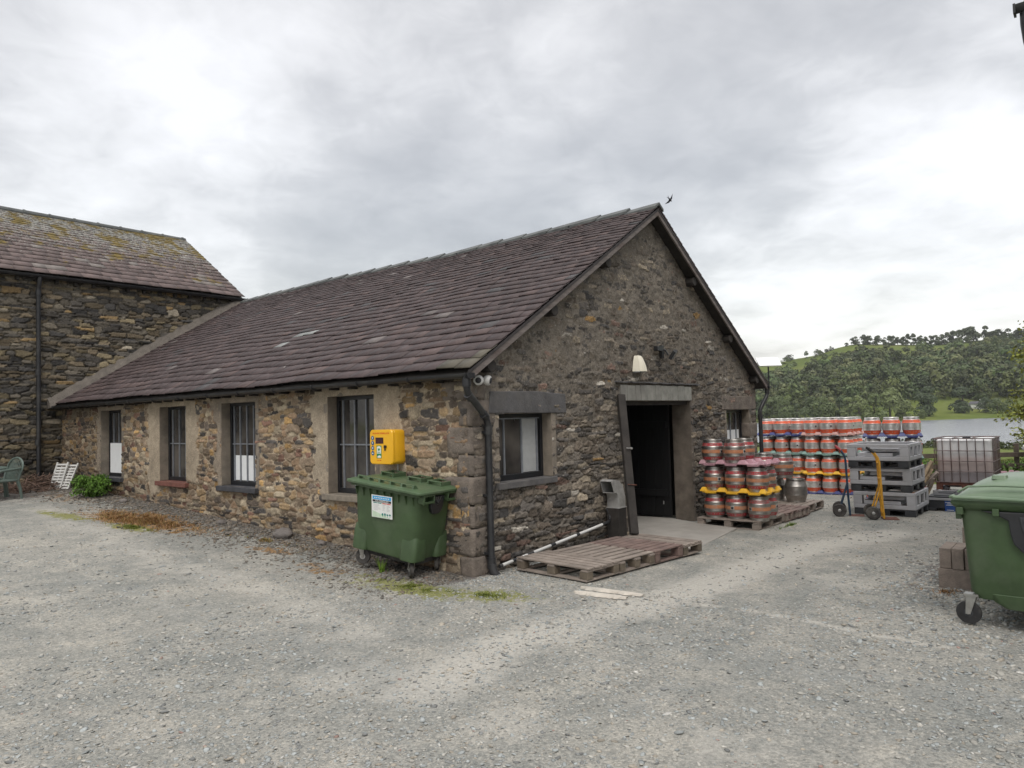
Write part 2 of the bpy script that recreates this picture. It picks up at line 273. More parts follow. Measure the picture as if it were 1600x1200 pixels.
# ------------------------------------------------------------------ mesh helpers
class MB:
    def __init__(s): s.v=[]; s.f=[]; s.mi=[]; s.m=0
    def add(s,vs,fs):
        o=len(s.v); s.v+= [tuple(x) for x in vs]; s.f+=[tuple(i+o for i in f) for f in fs]; s.mi+=[s.m]*len(fs); return s
    def box(s,lo,hi,M=None):
        x0,y0,z0=lo; x1,y1,z1=hi
        vs=[Vector(p) for p in ((x0,y0,z0),(x1,y0,z0),(x1,y1,z0),(x0,y1,z0),(x0,y0,z1),(x1,y0,z1),(x1,y1,z1),(x0,y1,z1))]
        if M is not None: vs=[M@p for p in vs]
        return s.add(vs,[(3,2,1,0),(4,5,6,7),(0,1,5,4),(1,2,6,5),(2,3,7,6),(3,0,4,7)])
    def hexa(s,bot,top):
        return s.add(list(bot)+list(top),[(3,2,1,0),(4,5,6,7),(0,1,5,4),(1,2,6,5),(2,3,7,6),(3,0,4,7)])
    def beam(s,a,b,w,h,up=(0,0,1)):
        a=Vector(a); b=Vector(b); d=(b-a).normalized(); up=Vector(up); sx=d.cross(up)
        if sx.length<1e-4: sx=d.cross(Vector((1,0,0)))
        sx.normalize(); sz=sx.cross(d)
        q=lambda p:[p-sx*w/2-sz*h/2,p+sx*w/2-sz*h/2,p+sx*w/2+sz*h/2,p-sx*w/2+sz*h/2]
        return s.hexa(q(a)[::-1],q(b)[::-1])
    def ring(s,c,ax,r,n,ref=None):
        ax=Vector(ax).normalized(); ref=ref or (Vector((0,0,1)) if abs(ax.z)<.9 else Vector((1,0,0)))
        e1=ax.cross(ref).normalized(); e2=ax.cross(e1)
        return [Vector(c)+e1*r*math.cos(2*math.pi*i/n)+e2*r*math.sin(2*math.pi*i/n) for i in range(n)]
    def tube(s,pts,r,n=10,cap=True):
        pts=[Vector(p) for p in pts]; rs=r if isinstance(r,(list,tuple)) else [r]*len(pts); vs=[];fs=[]
        ref=None
        for i,p in enumerate(pts):
            d=(pts[min(i+1,len(pts)-1)]-pts[max(i-1,0)]).normalized()
            if ref is None: ref=Vector((0,0,1)) if abs(d.z)<.9 else Vector((1,0,0))
            e1=d.cross(ref).normalized(); e2=d.cross(e1); ref=e1.cross(d)*1.0
            ref=e2*-1 if False else e1.cross(d)
            vs+=[p+(e1*math.cos(2*math.pi*k/n)+e2*math.sin(2*math.pi*k/n))*rs[i] for k in range(n)]
        for i in range(len(pts)-1):
            for k in range(n):
                a=i*n+k;b=i*n+(k+1)%n; fs.append((a,b,b+n,a+n))
        if cap: fs.append(tuple(range(n))[::-1]); fs.append(tuple(range((len(pts)-1)*n,len(pts)*n)))
        return s.add(vs,fs)
    def cyl(s,a,b,r,n=16): return s.tube([a,b],r,n)
    def lathe(s,prof,n=24,c=(0,0,0),M=None,mis=None):
        vs=[];
        for r,z in prof: vs+=[Vector((c[0]+r*math.cos(2*math.pi*k/n),c[1]+r*math.sin(2*math.pi*k/n),c[2]+z)) for k in range(n)]
        if M is not None: vs=[M@v for v in vs]
        o=len(s.v); s.v+=[tuple(v) for v in vs]
        for i in range(len(prof)-1):
            for k in range(n):
                a=i*n+k;b=i*n+(k+1)%n; s.f.append((o+a,o+b,o+b+n,o+a+n)); s.mi.append(mis[i] if mis else s.m)
        s.f.append(tuple(o+k for k in range(n))[::-1]); s.mi.append(s.m); s.f.append(tuple(o+(len(prof)-1)*n+k for k in range(n))); s.mi.append(s.m)
        return s
    def loft(s,secs,cap=True):
        n=len(secs[0]); vs=[p for q in secs for p in q]; fs=[]
        for i in range(len(secs)-1):
            for k in range(n):
                a=i*n+k;b=i*n+(k+1)%n; fs.append((a,b,b+n,a+n))
        if cap: fs.append(tuple(range(n))[::-1]); fs.append(tuple((len(secs)-1)*n+k for k in range(n)))
        return s.add(vs,fs)
    def prism(s,poly,d):
        d=Vector(d); return s.loft([[Vector(p) for p in poly],[Vector(p)+d for p in poly]])
    def build(s,name,mat,parent=None,smooth=False,bev=0,loc=None,rot=None,ang=35):
        me=bpy.data.meshes.new(name); me.from_pydata(s.v,[],s.f); me.validate()
        mats=mat if isinstance(mat,(list,tuple)) else [mat]
        for k in mats: me.materials.append(MATS[k])
        if len(mats)>1 and len(me.polygons)==len(s.mi): me.polygons.foreach_set('material_index',s.mi)
        import bmesh
        b=bmesh.new(); b.from_mesh(me); bmesh.ops.recalc_face_normals(b,faces=b.faces); b.to_mesh(me); b.free()
        if smooth:
            me.polygons.foreach_set('use_smooth',[True]*len(me.polygons)); me.set_sharp_from_angle(angle=R(ang))
        o=bpy.data.objects.new(name,me); COL.objects.link(o)
        if parent: o.parent=parent
        if loc: o.location=loc
        if rot: o.rotation_euler=rot
        if bev:
            md=o.modifiers.new('bevel','BEVEL'); md.width=bev; md.segments=2; md.limit_method='ANGLE'; md.angle_limit=R(40)
        return o
def rough_box(name,mat,lo,hi,parent,amp=.012,cut=.045,seed=0,rad=.03):
    # a hand-dressed stone block: subdivided box with softened arrises and a pitted face
    lo=np.array(lo,float);hi=np.array(hi,float);n=np.maximum(2,np.round((hi-lo)/cut).astype(int)); V=[];F=[];idx={}
    def vid(i,j,k):
        if (i,j,k) not in idx: idx[(i,j,k)]=len(V); V.append(lo+(hi-lo)*np.array([i,j,k])/n)
        return idx[(i,j,k)]
    for ax in range(3):
        a,b_=[x for x in range(3) if x!=ax]
        for side in (0,n[ax]):
            for p in range(n[a]):
                for q in range(n[b_]):
                    def mk(pp,qq): t=[0,0,0]; t[ax]=side; t[a]=pp; t[b_]=qq; return vid(*t)
                    f=[mk(p,q),mk(p+1,q),mk(p+1,q+1),mk(p,q+1)]
                    if (side>0)!=(ax!=1): f=f[::-1]
                    F.append(f)
    V=np.array(V); c=(lo+hi)/2; h=(hi-lo)/2; d=(V-c); r=np.minimum(rad,h*.6)
    inner=np.clip(d,-(h-r),h-r); e=d-inner; L=np.linalg.norm(e/r,axis=1)[:,None]; V=c+inner+np.where(L>1,e/np.maximum(L,1e-6),e)
    s1=fbm(V[:,0]*7+V[:,1]*5,V[:,2]*8+V[:,1]*3,seed+1,4)-.5; s2=fbm(V[:,1]*7+V[:,2]*5,V[:,0]*8,seed+2,4)-.5; s3=fbm(V[:,2]*6+V[:,0]*9,V[:,1]*8,seed+3,4)-.5
    V=V+np.stack([s1,s2,s3],1)*amp*2
    return np_mesh(name,V,np.array(F),mat,None,parent,smooth=True)
def rrect(x0,y0,x1,y1,r,z,n=4):
    out=[]
    for cx,cy,a0 in ((x1-r,y1-r,0),(x0+r,y1-r,90),(x0+r,y0+r,180),(x1-r,y0+r,270)):
        for k in range(n+1):
            a=R(a0+90*k/n); out.append(Vector((cx+r*math.cos(a),cy+r*math.sin(a),z)))
    return out
def np_mesh(name,verts,faces,mat,cols=None,parent=None,smooth=False,attr='Col',sharp=None):
    verts=np.asarray(verts,np.float32); faces=np.asarray(faces,np.int32); k=faces.shape[1]
    me=bpy.data.meshes.new(name); me.vertices.add(len(verts)); me.vertices.foreach_set('co',verts.ravel())
    me.loops.add(faces.size); me.loops.foreach_set('vertex_index',faces.ravel())
    me.polygons.add(len(faces)); me.polygons.foreach_set('loop_start',np.arange(0,faces.size,k,dtype=np.int32))
    if smooth: me.polygons.foreach_set('use_smooth',np.ones(len(faces),bool))
    if cols is not None:
        cols=np.asarray(cols,np.float32)
        if cols.shape[1]==3: cols=np.concatenate([cols,np.ones((len(cols),1),np.float32)],1)
        a=me.color_attributes.new(attr,'FLOAT_COLOR','POINT'); a.data.foreach_set('color',cols.ravel())
    me.update(calc_edges=True); me.validate()
    if sharp: me.set_sharp_from_angle(angle=R(sharp))
    me.materials.append(MATS[mat]); o=bpy.data.objects.new(name,me); COL.objects.link(o)
    if parent: o.parent=parent
    return o
def tag(o,label,cat,group=None):
    o['label']=label; o['category']=cat
    if group: o['group']=group
    return o
def thing(name,label,cat,loc=(0,0,0),rot=(0,0,0),group=None):
    o=bpy.data.objects.new(name,None); o.empty_display_size=.1; COL.objects.link(o); o.location=loc; o.rotation_euler=rot
    return tag(o,label,cat,group)
def struct(o): o['kind']='structure'; return o
def stuff(o,label,cat): tag(o,label,cat); o['kind']='stuff'; return o
def copy_tree(o,parent=None):
    c=o.copy(); COL.objects.link(c)
    if parent: c.parent=parent
    for ch in [x for x in KIDS.get(o.name,[])]: copy_tree(ch,c)
    return c
KIDS={}
def index_kids():
    KIDS.clear()
    for o in COL.objects:
        if o.parent: KIDS.setdefault(o.parent.name,[]).append(o)

# hash / value noise (numpy)
def h2(i,j,s):
    i=np.asarray(i,np.int64); j=np.asarray(j,np.int64)
    n=(i*374761393+j*668265263+s*1442695041)&0xFFFFFFFF
    n=((n^(n>>13))*1274126177)&0xFFFFFFFF; n=(n^(n>>16))&0xFFFFFFFF
    n=((n*2246822519)&0xFFFFFFFF); n=n^(n>>15)
    return (n&0xFFFFFF)/float(0xFFFFFF)
def vn(x,y,s):
    i=np.floor(x);j=np.floor(y);fx=x-i;fy=y-j;fx=fx*fx*(3-2*fx);fy=fy*fy*(3-2*fy);i=i.astype(np.int64);j=j.astype(np.int64)
    return (h2(i,j,s)*(1-fx)+h2(i+1,j,s)*fx)*(1-fy)+(h2(i,j+1,s)*(1-fx)+h2(i+1,j+1,s)*fx)*fy
def fbm(x,y,s,o=4):
    a=0;t=0;w=1
    for k in range(o): a=a+vn(x*2**k+17.3*k,y*2**k+5.1*k,s+k)*w; t+=w; w*=.55
    return a/t
def sst(a,b,x):
    t=np.clip((x-a)/(b-a),0,1); return t*t*(3-2*t)

# ------------------------------------------------------------------ ground height
def gz(x,y):
    x=np.asarray(x,float);y=np.asarray(y,float)
    left=.045*np.clip(y,0,13)*(1-sst(1.5,5,x)) + .05*sst(-1.0,-.1,x)*sst(.8,3.5,y)*(1-sst(1.5,3,x))
    right=-.015*np.clip(x,0,13)
    d=np.clip(x-15.6+.25*(y+2),0,None)
    far=-.0455*np.minimum(d,200)
    return left+right+far
def g1(x,y): return float(gz(x,y))
def bump_h(x,y): return (fbm(x*.9,y*.9,5,3)-.5)*.035+(fbm(x*5,y*5,9,3)-.5)*.012
LANE_A=[(6.3,-3.3),(4.2,-2.6),(2.4,-2.5),(.6,-2.4),(-.6,-2.2),(-1.8,-2.0),(-2.9,-2.2)]
LANE_B=[(.2,-2.2),(.35,-3.2),(.2,-4.3),(.1,-5.2)]
LANE_C=[(-1.6,9.5),(-1.9,6),(-2.1,3.5),(-2.0,1.0),(-2.3,-.8)]
LANE_F=[(8.5,-5.2),(5.5,-4.3),(3.4,-3.7),(1.4,-3.4),(-.6,-3.4),(-2.6,-3.6)]
LANE_G=[(8.2,-3.6),(5.6,-3.0),(3.3,-2.5),(1.6,-2.3)]
LANE_D=[(-.9,-1.7),(-.9,-3.0),(-1.0,-4.4),(-.8,-6)]
LANE_E=[(-3.2,3.5),(-2.9,1.2),(-2.8,-.8),(-3.0,-2.6)]
PATCH=[(-3.0,-1.6,.6,.6),(-3.0,-3.0,.35,.6),(-2.9,.4,.5,.35),(2.2,-3.6,.7,.55),(-2.5,-4.2,.45,.5),(-3.6,2.6,.6,.4)]
def ground():
    nr,na=420,900
    rr=.25*(400/.25)**(np.arange(nr)/(nr-1)); aa=np.linspace(0,2*np.pi,na,endpoint=False)
    RR,AA=np.meshgrid(rr,aa,indexing='ij'); X=CAMP.x+RR*np.cos(AA); Y=CAMP.y+RR*np.sin(AA)
    near=1-sst(25,60,RR)
    Z=gz(X,Y)+bump_h(X,Y)*near
    und=(fbm(X/14,Y/14,31,3)-.5)*.8*sst(25,60,RR); Z=Z+und
    # the lake basin: below water level past the near shore
    L=shore_near(X,Y); Z=np.where(L>0,np.minimum(Z,-6-.03*L),np.maximum(Z,-5.75+0*Z))
    V=np.stack([X,Y,Z],-1).reshape(-1,3)
    V=np.concatenate([V,[[CAMP.x,CAMP.y,0]]])
    i=np.arange(nr-1)[:,None]*na; k=np.arange(na)[None,:]; k2=(k+1)%na
    Fq=np.stack([i+k,i+na+k,i+na+k2,i+k2],-1).reshape(-1,4)
    x,y=V[:,0],V[:,1]
    m=np.zeros((len(V),4))
    # dark earth along the long wall and in the corner; also beneath pallets/bin
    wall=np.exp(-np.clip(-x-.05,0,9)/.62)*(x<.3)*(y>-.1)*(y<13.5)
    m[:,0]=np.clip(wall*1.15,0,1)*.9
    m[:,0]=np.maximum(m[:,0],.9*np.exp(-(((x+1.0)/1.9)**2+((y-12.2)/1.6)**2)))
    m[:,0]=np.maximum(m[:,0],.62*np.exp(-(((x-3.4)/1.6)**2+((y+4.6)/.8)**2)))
    el=lambda cx,cy,rx,ry,an: np.exp(-((((x-cx)*math.cos(an)+(y-cy)*math.sin(an))/rx)**2+((-(x-cx)*math.sin(an)+(y-cy)*math.cos(an))/ry)**2)*1.15)
    m[:,2]=1.25*np.maximum(el(-.95,6.75,.52,1.8,.1),np.maximum(.6*el(-.8,3.1,.2,.7,.1),.45*el(-1.0,1.6,.3,.8,0)))
    m[:,2]=np.maximum(m[:,2],.5*el(-.8,10.5,.5,1.5,0))
    m[:,1]=1.05*np.maximum(np.maximum(el(-1.35,6.3,.22,.8,.15),el(-.88,.1,.34,1.1,.1)),np.maximum(.85*el(-.6,-.8,.36,.7,.3),.9*el(-1.6,8.3,.25,1.2,.1)))
    m[:,1]=np.maximum(m[:,1],.6*el(6.1,-1.66,.6,.07,0))
    yard=(x+.25*(y+2)); m[:,3]=sst(15.2,15.9,yard)
    m[:,3]=np.where((x<-30)|(y<-40)|(y>60),1,m[:,3])
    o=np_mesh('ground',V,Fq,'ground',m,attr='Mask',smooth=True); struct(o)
    def pl(pts):
        d=np.full(x.shape,99.)
        for (ax_,ay_),(bx_,by_) in zip(pts[:-1],pts[1:]):
            vx,vy=bx_-ax_,by_-ay_; t_=np.clip(((x-ax_)*vx+(y-ay_)*vy)/(vx*vx+vy*vy),0,1); d=np.minimum(d,np.hypot(x-ax_-t_*vx,y-ay_-t_*vy))
        return d
    wr=np.zeros((len(V),4)); wr[:,3]=1
    a_=.85*np.exp(-(pl(LANE_A)/.45)**2); a_=np.maximum(a_,.8*np.exp(-(pl(LANE_B)/.07)**2)); a_=np.maximum(a_,.5*np.exp(-(pl(LANE_C)/.5)**2))
    for cx_,cy_,r_,k_ in PATCH: a_=np.maximum(a_,k_*np.exp(-((x-cx_)**2+(y-cy_)**2)/r_**2))
    wr[:,0]=a_; b_=.55*np.exp(-(pl(LANE_D)/.5)**2); b_=np.maximum(b_,.5*np.exp(-(pl(LANE_E)/.4)**2)); b_=np.maximum(b_,.45*np.exp(-(pl(LANE_F)/.16)**2)); b_=np.maximum(b_,.35*np.exp(-(pl(LANE_G)/.14)**2)); wr[:,1]=b_
    ca=o.data.color_attributes.new('Wear','FLOAT_COLOR','POINT'); ca.data.foreach_set('color',wr.astype(np.float32).ravel())
def polar(x,y):
    dx=x-CAMP.x;dy=y-CAMP.y; return np.hypot(dx,dy),np.degrees(np.arctan2(dy,dx))
def shore_near(x,y):     # >0 on the water side
    r,a=polar(x,y); a=np.where(a<-90,a+360,a)
    d=152+ (np.clip(a,-60,60)-8)*1.0+ (fbm(a*.12,a*0,71,3)-.5)*26
    return (r-d)*(np.abs(a-10)<75)
ground()
# lake and far hill
SA=np.array([-60,-20,0,4,7.5,10.5,14,17,20,30,60]); SD=np.array([420,430,470,492,470,446,415,430,470,520,560])
PA=np.array([-60,-20,0,4,7,9,10.5,12,14,15.2,16.6,18,19.5,22,30,60]); PH=np.array([60,62,66,67,68,67,68,70,73,69,63,60,56,52,46,40])
def hillz(r,a):
    ds=np.interp(a,SA,SD)+(fbm(a*.9,a*0+3,77,3)-.5)*14; pk=np.interp(a,PA,PH)
    t=(r-ds)/ (930-ds); tt=np.clip((r-ds-90)/(900-ds-90),0,1)
    z=-6.4+np.clip((r-ds)/115,-.5,1)*7.0 + (pk-.3)*(tt**1.15*(1.0)) *1.0
    z=z+ (fbm(r/70,a*.6,41,4)-.5)*14*np.clip(tt*3,0,1)*(1-tt*.75)
    z=np.where(r>905,z-(r-905)*.06,z)
    return z
def hills():
    rs=np.linspace(360,1500,240); as_=np.linspace(-60,60,360)
    RR,AA=np.meshgrid(rs,as_,indexing='ij'); Z=hillz(RR,AA); A=np.radians(AA)
    V=np.stack([CAMP.x+RR*np.cos(A),CAMP.y+RR*np.sin(A),Z],-1).reshape(-1,3)
    n=len(as_); i=np.arange(len(rs)-1)[:,None]*n; k=np.arange(n-1)[None,:]
    F=np.stack([i+k,i+n+k,i+n+k+1,i+k+1],-1).reshape(-1,4)
    struct(np_mesh('hill',V,F,'hill',smooth=True))
    b=MB(); b.add([(60,-900,-6),(1400,-900,-6),(1400,900,-6),(60,900,-6)],[(0,1,2,3)]); struct(b.build('lake','water'))
    b=MB(); b.add([(-1600,-1600,-9),(1600,-1600,-9),(1600,1600,-9),(-1600,1600,-9)],[(0,1,2,3)]); struct(b.build('terrain','hill'))
hills()

# ------------------------------------------------------------------ foliage
def leaves(rng,centres,n,size,spread,flat=.0,upbias=.3):
    """n random leaf quads per centre -> verts, faces"""
    c=np.repeat(centres,n,0)+rng.normal(0,1,(len(centres)*n,3))*spread
    N=len(c); a=rng.normal(0,1,(N,3)); a[:,2]*=(1-flat); a/=np.linalg.norm(a,axis=1)[:,None]
    b=np.cross(a,rng.normal(0,1,(N,3))+np.array([0,0,upbias])); b/=np.linalg.norm(b,axis=1)[:,None]
    s=size*(.6+.8*rng.random((N,1))); w=s*.55
    v=np.stack([c-a*s*.5,c+b*w*.5,c+a*s*.5,c-b*w*.5],1).reshape(-1,3)
    return v,np.arange(N*4).reshape(-1,4)
def crown_pts(rng,h,rad,n,base=.25,lobes=9,shape='round'):
    out=[];lc=[]
    for k in range(lobes):
        t=rng.random(); zz=base+(1-base)*(.15+.75*t); w=math.sin(min(1,(t*.9+.12))*math.pi)**.6 if shape=='round' else (1-t)*.9+.12
        an=rng.random()*6.283; rr=rad*w*.62*math.sqrt(rng.random()*.8+.2)
        lc.append((rr*math.cos(an),rr*math.sin(an),zz*h,rad*(.34+.22*rng.random())*(.8 if t>.75 else 1)))
    for (x,y,z,r) in lc:
        m=max(4,int(n/lobes)); d=rng.normal(0,1,(m,3)); d/=np.linalg.norm(d,axis=1)[:,None]; d[:,2]=np.where(d[:,2]<-.35,-d[:,2],d[:,2])
        p=d*r*(.86+.17*rng.random((m,1)))*np.array([1,1,.85])+np.array([x,y,z]); out.append(np.concatenate([p,d],1))
    return np.concatenate(out),lc
TREEGREEN=np.array([.068,.098,.028])
def tree_arrays(rng,h,rad,n,size,tint,shape='round',lobes=9,base=.18):
    pts,lc=crown_pts(rng,h,rad,n,base,lobes,shape)
    dn=pts[:,3:]+rng.normal(0,.26,(len(pts),3)); pts=pts[:,:3]; dn/=np.linalg.norm(dn,axis=1)[:,None]
    a_=np.cross(dn,rng.normal(0,1,dn.shape)); a_/=np.linalg.norm(a_,axis=1)[:,None]; b_=np.cross(dn,a_)
    s_=size*(.5+.8*rng.random((len(pts),1))); v=np.stack([pts-a_*s_*.6,pts+b_*s_*.45,pts+a_*s_*.6,pts-b_*s_*.45],1).reshape(-1,3); f=np.arange(len(pts)*4).reshape(-1,4)
    clump=fbm(pts[:,0]/rad*2.2+9,pts[:,2]/rad*2.2+pts[:,1]/rad,int(rng.integers(1e6)),2)
    c=tint*(.72+.56*clump[:,None])*(.88+.24*rng.random((len(pts),1)))
    return v,f,np.repeat(c,4,0),lc
def trunk(h,r,rng,lean=0):
    b=MB(); b.tube([(0,0,-.5),(lean*.1,0,h*.25),(lean*.3,.02*h,h*.6),(lean*.5,0,h*.85)],[r*1.25,r,r*.6,r*.2],8)
    for k in range(5):
        a=rng.random()*6.28; z=h*(.28+.09*k); b.tube([(0,0,z),(math.cos(a)*h*.12,math.sin(a)*h*.12,z+h*.1),(math.cos(a)*h*.24,math.sin(a)*h*.24,z+h*.2)],[r*.45,r*.3,r*.1],6)
    return b
def make_tree(name,label,cat,pos,h,rad,n,size,tint,seed,group,shape='round',lobes=10,base=.18,tr=None):
    rng=np.random.default_rng(seed); t=thing(name,label,cat,pos,(0,0,0),group)
    trunk(h,tr or h*.03,rng).build('trunk','bark',t)
    v,f,c,_=tree_arrays(rng,h,rad,n,size,np.array(tint),shape,lobes,base); np_mesh('crown',v,f,'leaf',c,t); return t
def at(r,a): a_=R(a); return CAMP.x+r*math.cos(a_),CAMP.y+r*math.sin(a_)
def px_az(px,py=600):
    d=fw*F_PX+r2*(px-800)-u2*(py-600); return math.degrees(math.atan2(d.y,d.x))
def wood():
    rng=np.random.default_rng(8); V=[];F=[];C=[];off=0;n=0
    tries=0
    while n<1250 and tries<40000:
        tries+=1
        a=rng.uniform(-2,24); t=rng.random()**.9; ds=float(np.interp(a,SA,SD)); t0_=70 if a>14.5 else 118; r=ds+t0_+t*(905-ds-t0_)
        # clearings: upper pasture, a mid-slope field, patchy edges
        nz=float(fbm(np.array(a*.55),np.array(t*3.2),12,3))
        dens=1.0
        if t>.58: dens=.30 if 8.6<a<16.8 else (.8 if a<=8.6 else .25)
        if t>.76 and 8.2<a<15.5: dens=.02
        if 16.8<=a and t>.62: dens=.06
        if nz>.56: dens*=.18
        if rng.random()>dens: continue
        x,y=at(r,a); z=float(hillz(np.array(r),np.array(a)))
        h=rng.uniform(9,21)*(.42 if t>.72 or (a>16 and t>.5) else .75 if t>.5 else 1)*(.8+.5*nz); rad=h*rng.uniform(.40,.60)
        kind=rng.random(); tint=TREEGREEN*rng.uniform(.60,1.15)*(.7+.6*float(fbm(np.array(a*1.3),np.array(t*6.),19,2)))*np.array([1+.35*rng.random()-.1,1,.9+.4*rng.random()])
        if kind>.86: tint=np.array([.135,.15,.06])*rng.uniform(.8,1.1)
        v,f,c,_=tree_arrays(rng,h,rad,420,h*.095,tint,lobes=11,base=-.12)
        V.append(v+np.array([x,y,z-.4])); F.append(f+off); C.append(c); off+=len(v); n+=1
    o=np_mesh('woodland',np.concatenate(V),np.concatenate(F),'leaf',np.concatenate(C)); stuff(o,'dense dark green broadleaf wood covering the far hillside','woodland')
wood()
def far_trees():
    k=0
    # lakeside trees: px, extra distance from shore, height, radius, tint
    L=[(1192,18,12,6,'d'),(1213,26,16,8.0,'m'),(1228,14,13,6.5,'m'),(1246,24,10,5,'d'),(1270,18,14,7,'d'),(1287,16,15,8,'m'),(1313,26,13,4.5,'b'),(1327,20,14,5.5,'l'),(1343,10,15,7.5,'l'),(1367,12,15,7,'m'),(1391,10,18,8.5,'l'),(1412,14,13,5.5,'l'),(1452,34,17,8.5,'b'),(1506,50,19,8,'b'),(1441,20,5,3,'m'),(1559,40,9,6,'d'),(1580,38,8,7,'d'),(1540,55,9,6,'b')]
    tn={'d':(.074,.10,.040),'m':(.092,.122,.044),'l':(.125,.155,.058),'b':(.052,.074,.034)}
    ds_={'d':'dark green','m':'mid green','l':'pale yellow-green','b':'very dark'}
    sz=lambda h:'tall' if h>=16 else 'medium' if h>=12 else 'low'
    L=sorted(L)
    for i,(px,e,h,rad,c) in enumerate(L):
        a=px_az(px,650); r=float(np.interp(a,SA,SD))+e; x,y=at(r,a)
        make_tree('lakeside_tree','%s %s tree, %s from the left along the far lake shore'%(sz(h),ds_[c],ORD[i+1]),'tree',(x,y,float(hillz(np.array(r),np.array(a)))-.2),h,rad,2600,h*.055,tn[c],100+i,'trees along the far lake shore',lobes=16,base=-.14)
    S=[(1184,5,3.5),(1233,9,5),(1282,5,3),(1291,6,2.5),(1302,4,2),(1323,5,3),(1337,11,6),(1350,12,5),(1356,13,5),(1371,12,5),(1383,9,3.5),(1389,12,4.5),(1396,11,4.5),(1403,10,3.5),(1411,12,4),(1419,14,3),(1427,14,4),(1439,14,4),(1447,11,3),(1455,12,4),(1464,13,5),(1472,12,5),(1481,14,5.5),(1490,15,6),(1500,15,6.5),(1511,17,7),(1522,18,7.5),(1540,17,4.5),(1552,12,6),(1560,15,3.5),(1567,16,3),(1577,12,6),(1589,12,7),(1598,12,6)]
    for i,(px,h,rad) in enumerate(S):
        a=px_az(px,540); r=893; x,y=at(r,a)
        make_tree('skyline_tree','dark %s tree on the hill ridge, %s from the left along the skyline'%('slender' if rad<h*.32 else 'round',ORD[i+1]),'tree',(x,y,float(hillz(np.array(r),np.array(a)))-.8),h,rad*1.1,700,h*.10,(.055,.070,.034),300+i,'trees along the hill ridge',lobes=10,base=-.08,tr=.3)
    a=px_az(1525,622); r=float(np.interp(a,SA,SD))+92; x,y=at(r,a); z=float(hillz(np.array(r),np.array(a)))
    t=thing('farmhouse','small white farmhouse with grey roof and white chimney across the lake','house',(x,y,z+.6),(0,0,R(62))); t.scale=(.62,.62,.62)
    b=MB(); b.box((-6,-3.5,-3),(6,3.5,4.2)); b.add([(-6,-3.5,4.2),(-6,3.5,4.2),(-6,0,6.8)],[(0,1,2)]); b.add([(6,-3.5,4.2),(6,3.5,4.2),(6,0,6.8)],[(0,2,1)]); b.build('wall','house_white',t)
    b=MB(); b.hexa([(-6.4,-4,3.9),(6.4,-4,3.9),(6.4,-4,4.2),(-6.4,-4,4.2)],[(-6.4,0,6.8),(6.4,0,6.8),(6.4,0,7.1),(-6.4,0,7.1)]); b.hexa([(-6.4,4,3.9),(6.4,4,3.9),(6.4,4,4.2),(-6.4,4,4.2)],[(-6.4,0,6.8),(6.4,0,6.8),(6.4,0,7.1),(-6.4,0,7.1)]); rf=b.build('roof','house_roof',t)
    b=MB(); b.box((-5.4,-.7,6),(-4.2,.7,9.2)); b.build('chimney','house_white',rf)
    for wx in (-3.5,0,3.5):
        b=MB(); b.box((wx-.6,-3.56,1),(wx+.6,-3.4,2.3)); b.build('window','house_roof',t)
def _o(n):
    w='zero first second third fourth fifth sixth seventh eighth ninth tenth eleventh twelfth thirteenth fourteenth fifteenth sixteenth seventeenth eighteenth nineteenth'.split()
    if n<20: return w[n]
    tens={20:'twent',30:'thirt',40:'fort'}[n//10*10]
    return tens+'ieth' if n%10==0 else tens+'y-'+w[n%10]
ORD=[_o(i) for i in range(45)]
far_trees()
def shore_hedge():
    # low scrub strip on the near bank
    rng=np.random.default_rng(5); P=[]
    a=rng.uniform(-8,26,5200); d=152+(a-8)*1.0-rng.uniform(0,7,5200)+(fbm(a*.12,a*0,71,3)-.5)*26
    x=CAMP.x+d*np.cos(np.radians(a)); y=CAMP.y+d*np.sin(np.radians(a)); z=np.full(5200,-5.8)+rng.random(5200)*(.4+.9*fbm(a*3,a*0,3,2))
    v,f=leaves(rng,np.stack([x,y,z],1),2,.5,.25); c=np.array([.055,.07,.022])*(.6+.8*rng.random((len(f),1)))
    o=np_mesh('bank_scrub',v,f,'leaf',np.repeat(c,4,0)); stuff(o,'low dark scrub along the near bank of the lake','scrub')
    # rough grass and nettles behind the fence
    N=26000; px=rng.uniform(-12,8,N); u=rng.random(N)**.7*22
    bx=17.3+u; by=px*1.0+(-.4)*u*0
    x=bx; y=by-1; z=gz(x,y)
    hh=(.12+.45*fbm(x*.7,y*.7,61,3))*np.where(u<1.4,.9,.75)
    dx=rng.normal(0,.12,(N,1)); dy=rng.normal(0,.12,(N,1)); w=.022+.03*rng.random((N,1))
    base=np.stack([x,y,z-.03],1); top=base+np.concatenate([dx,dy,hh[:,None]+.05],1); an=rng.random(N)*6.28; e=np.stack([np.cos(an),np.sin(an),an*0],1)*w
    v=np.stack([base-e,base+e,top+e*.3,top-e*.3],1).reshape(-1,3); f=np.arange(N*4).reshape(-1,4)
    g=fbm(x*.5,y*.5,88,3)[:,None]; c=(np.array([.075,.13,.02])*g+np.array([.17,.18,.055])*(1-g))*(.7+.6*rng.random((N,1)))
    o=np_mesh('grass',v,f,'leaf',np.repeat(c,4,0)); stuff(o,'rough green grass behind the post and rail fence','grass')
    # leafy nettles
    N=5200; x=17.0+rng.random(N)**1.5*1.6+.1; y=rng.uniform(-9,4,N); x=x+.0; z=gz(x,y)+rng.random(N)*(.15+.55*fbm(y*1.1,y*0,6,3))
    v,f=leaves(rng,np.stack([x,y,z],1),2,.10,.07); c=np.array([.07,.13,.022])*(.45+1.0*rng.random((len(f),1)))
    o=np_mesh('nettles',v,f,'leaf',np.repeat(c,4,0)); stuff(o,'leafy green nettles growing along the foot of the fence','weeds')
shore_hedge()
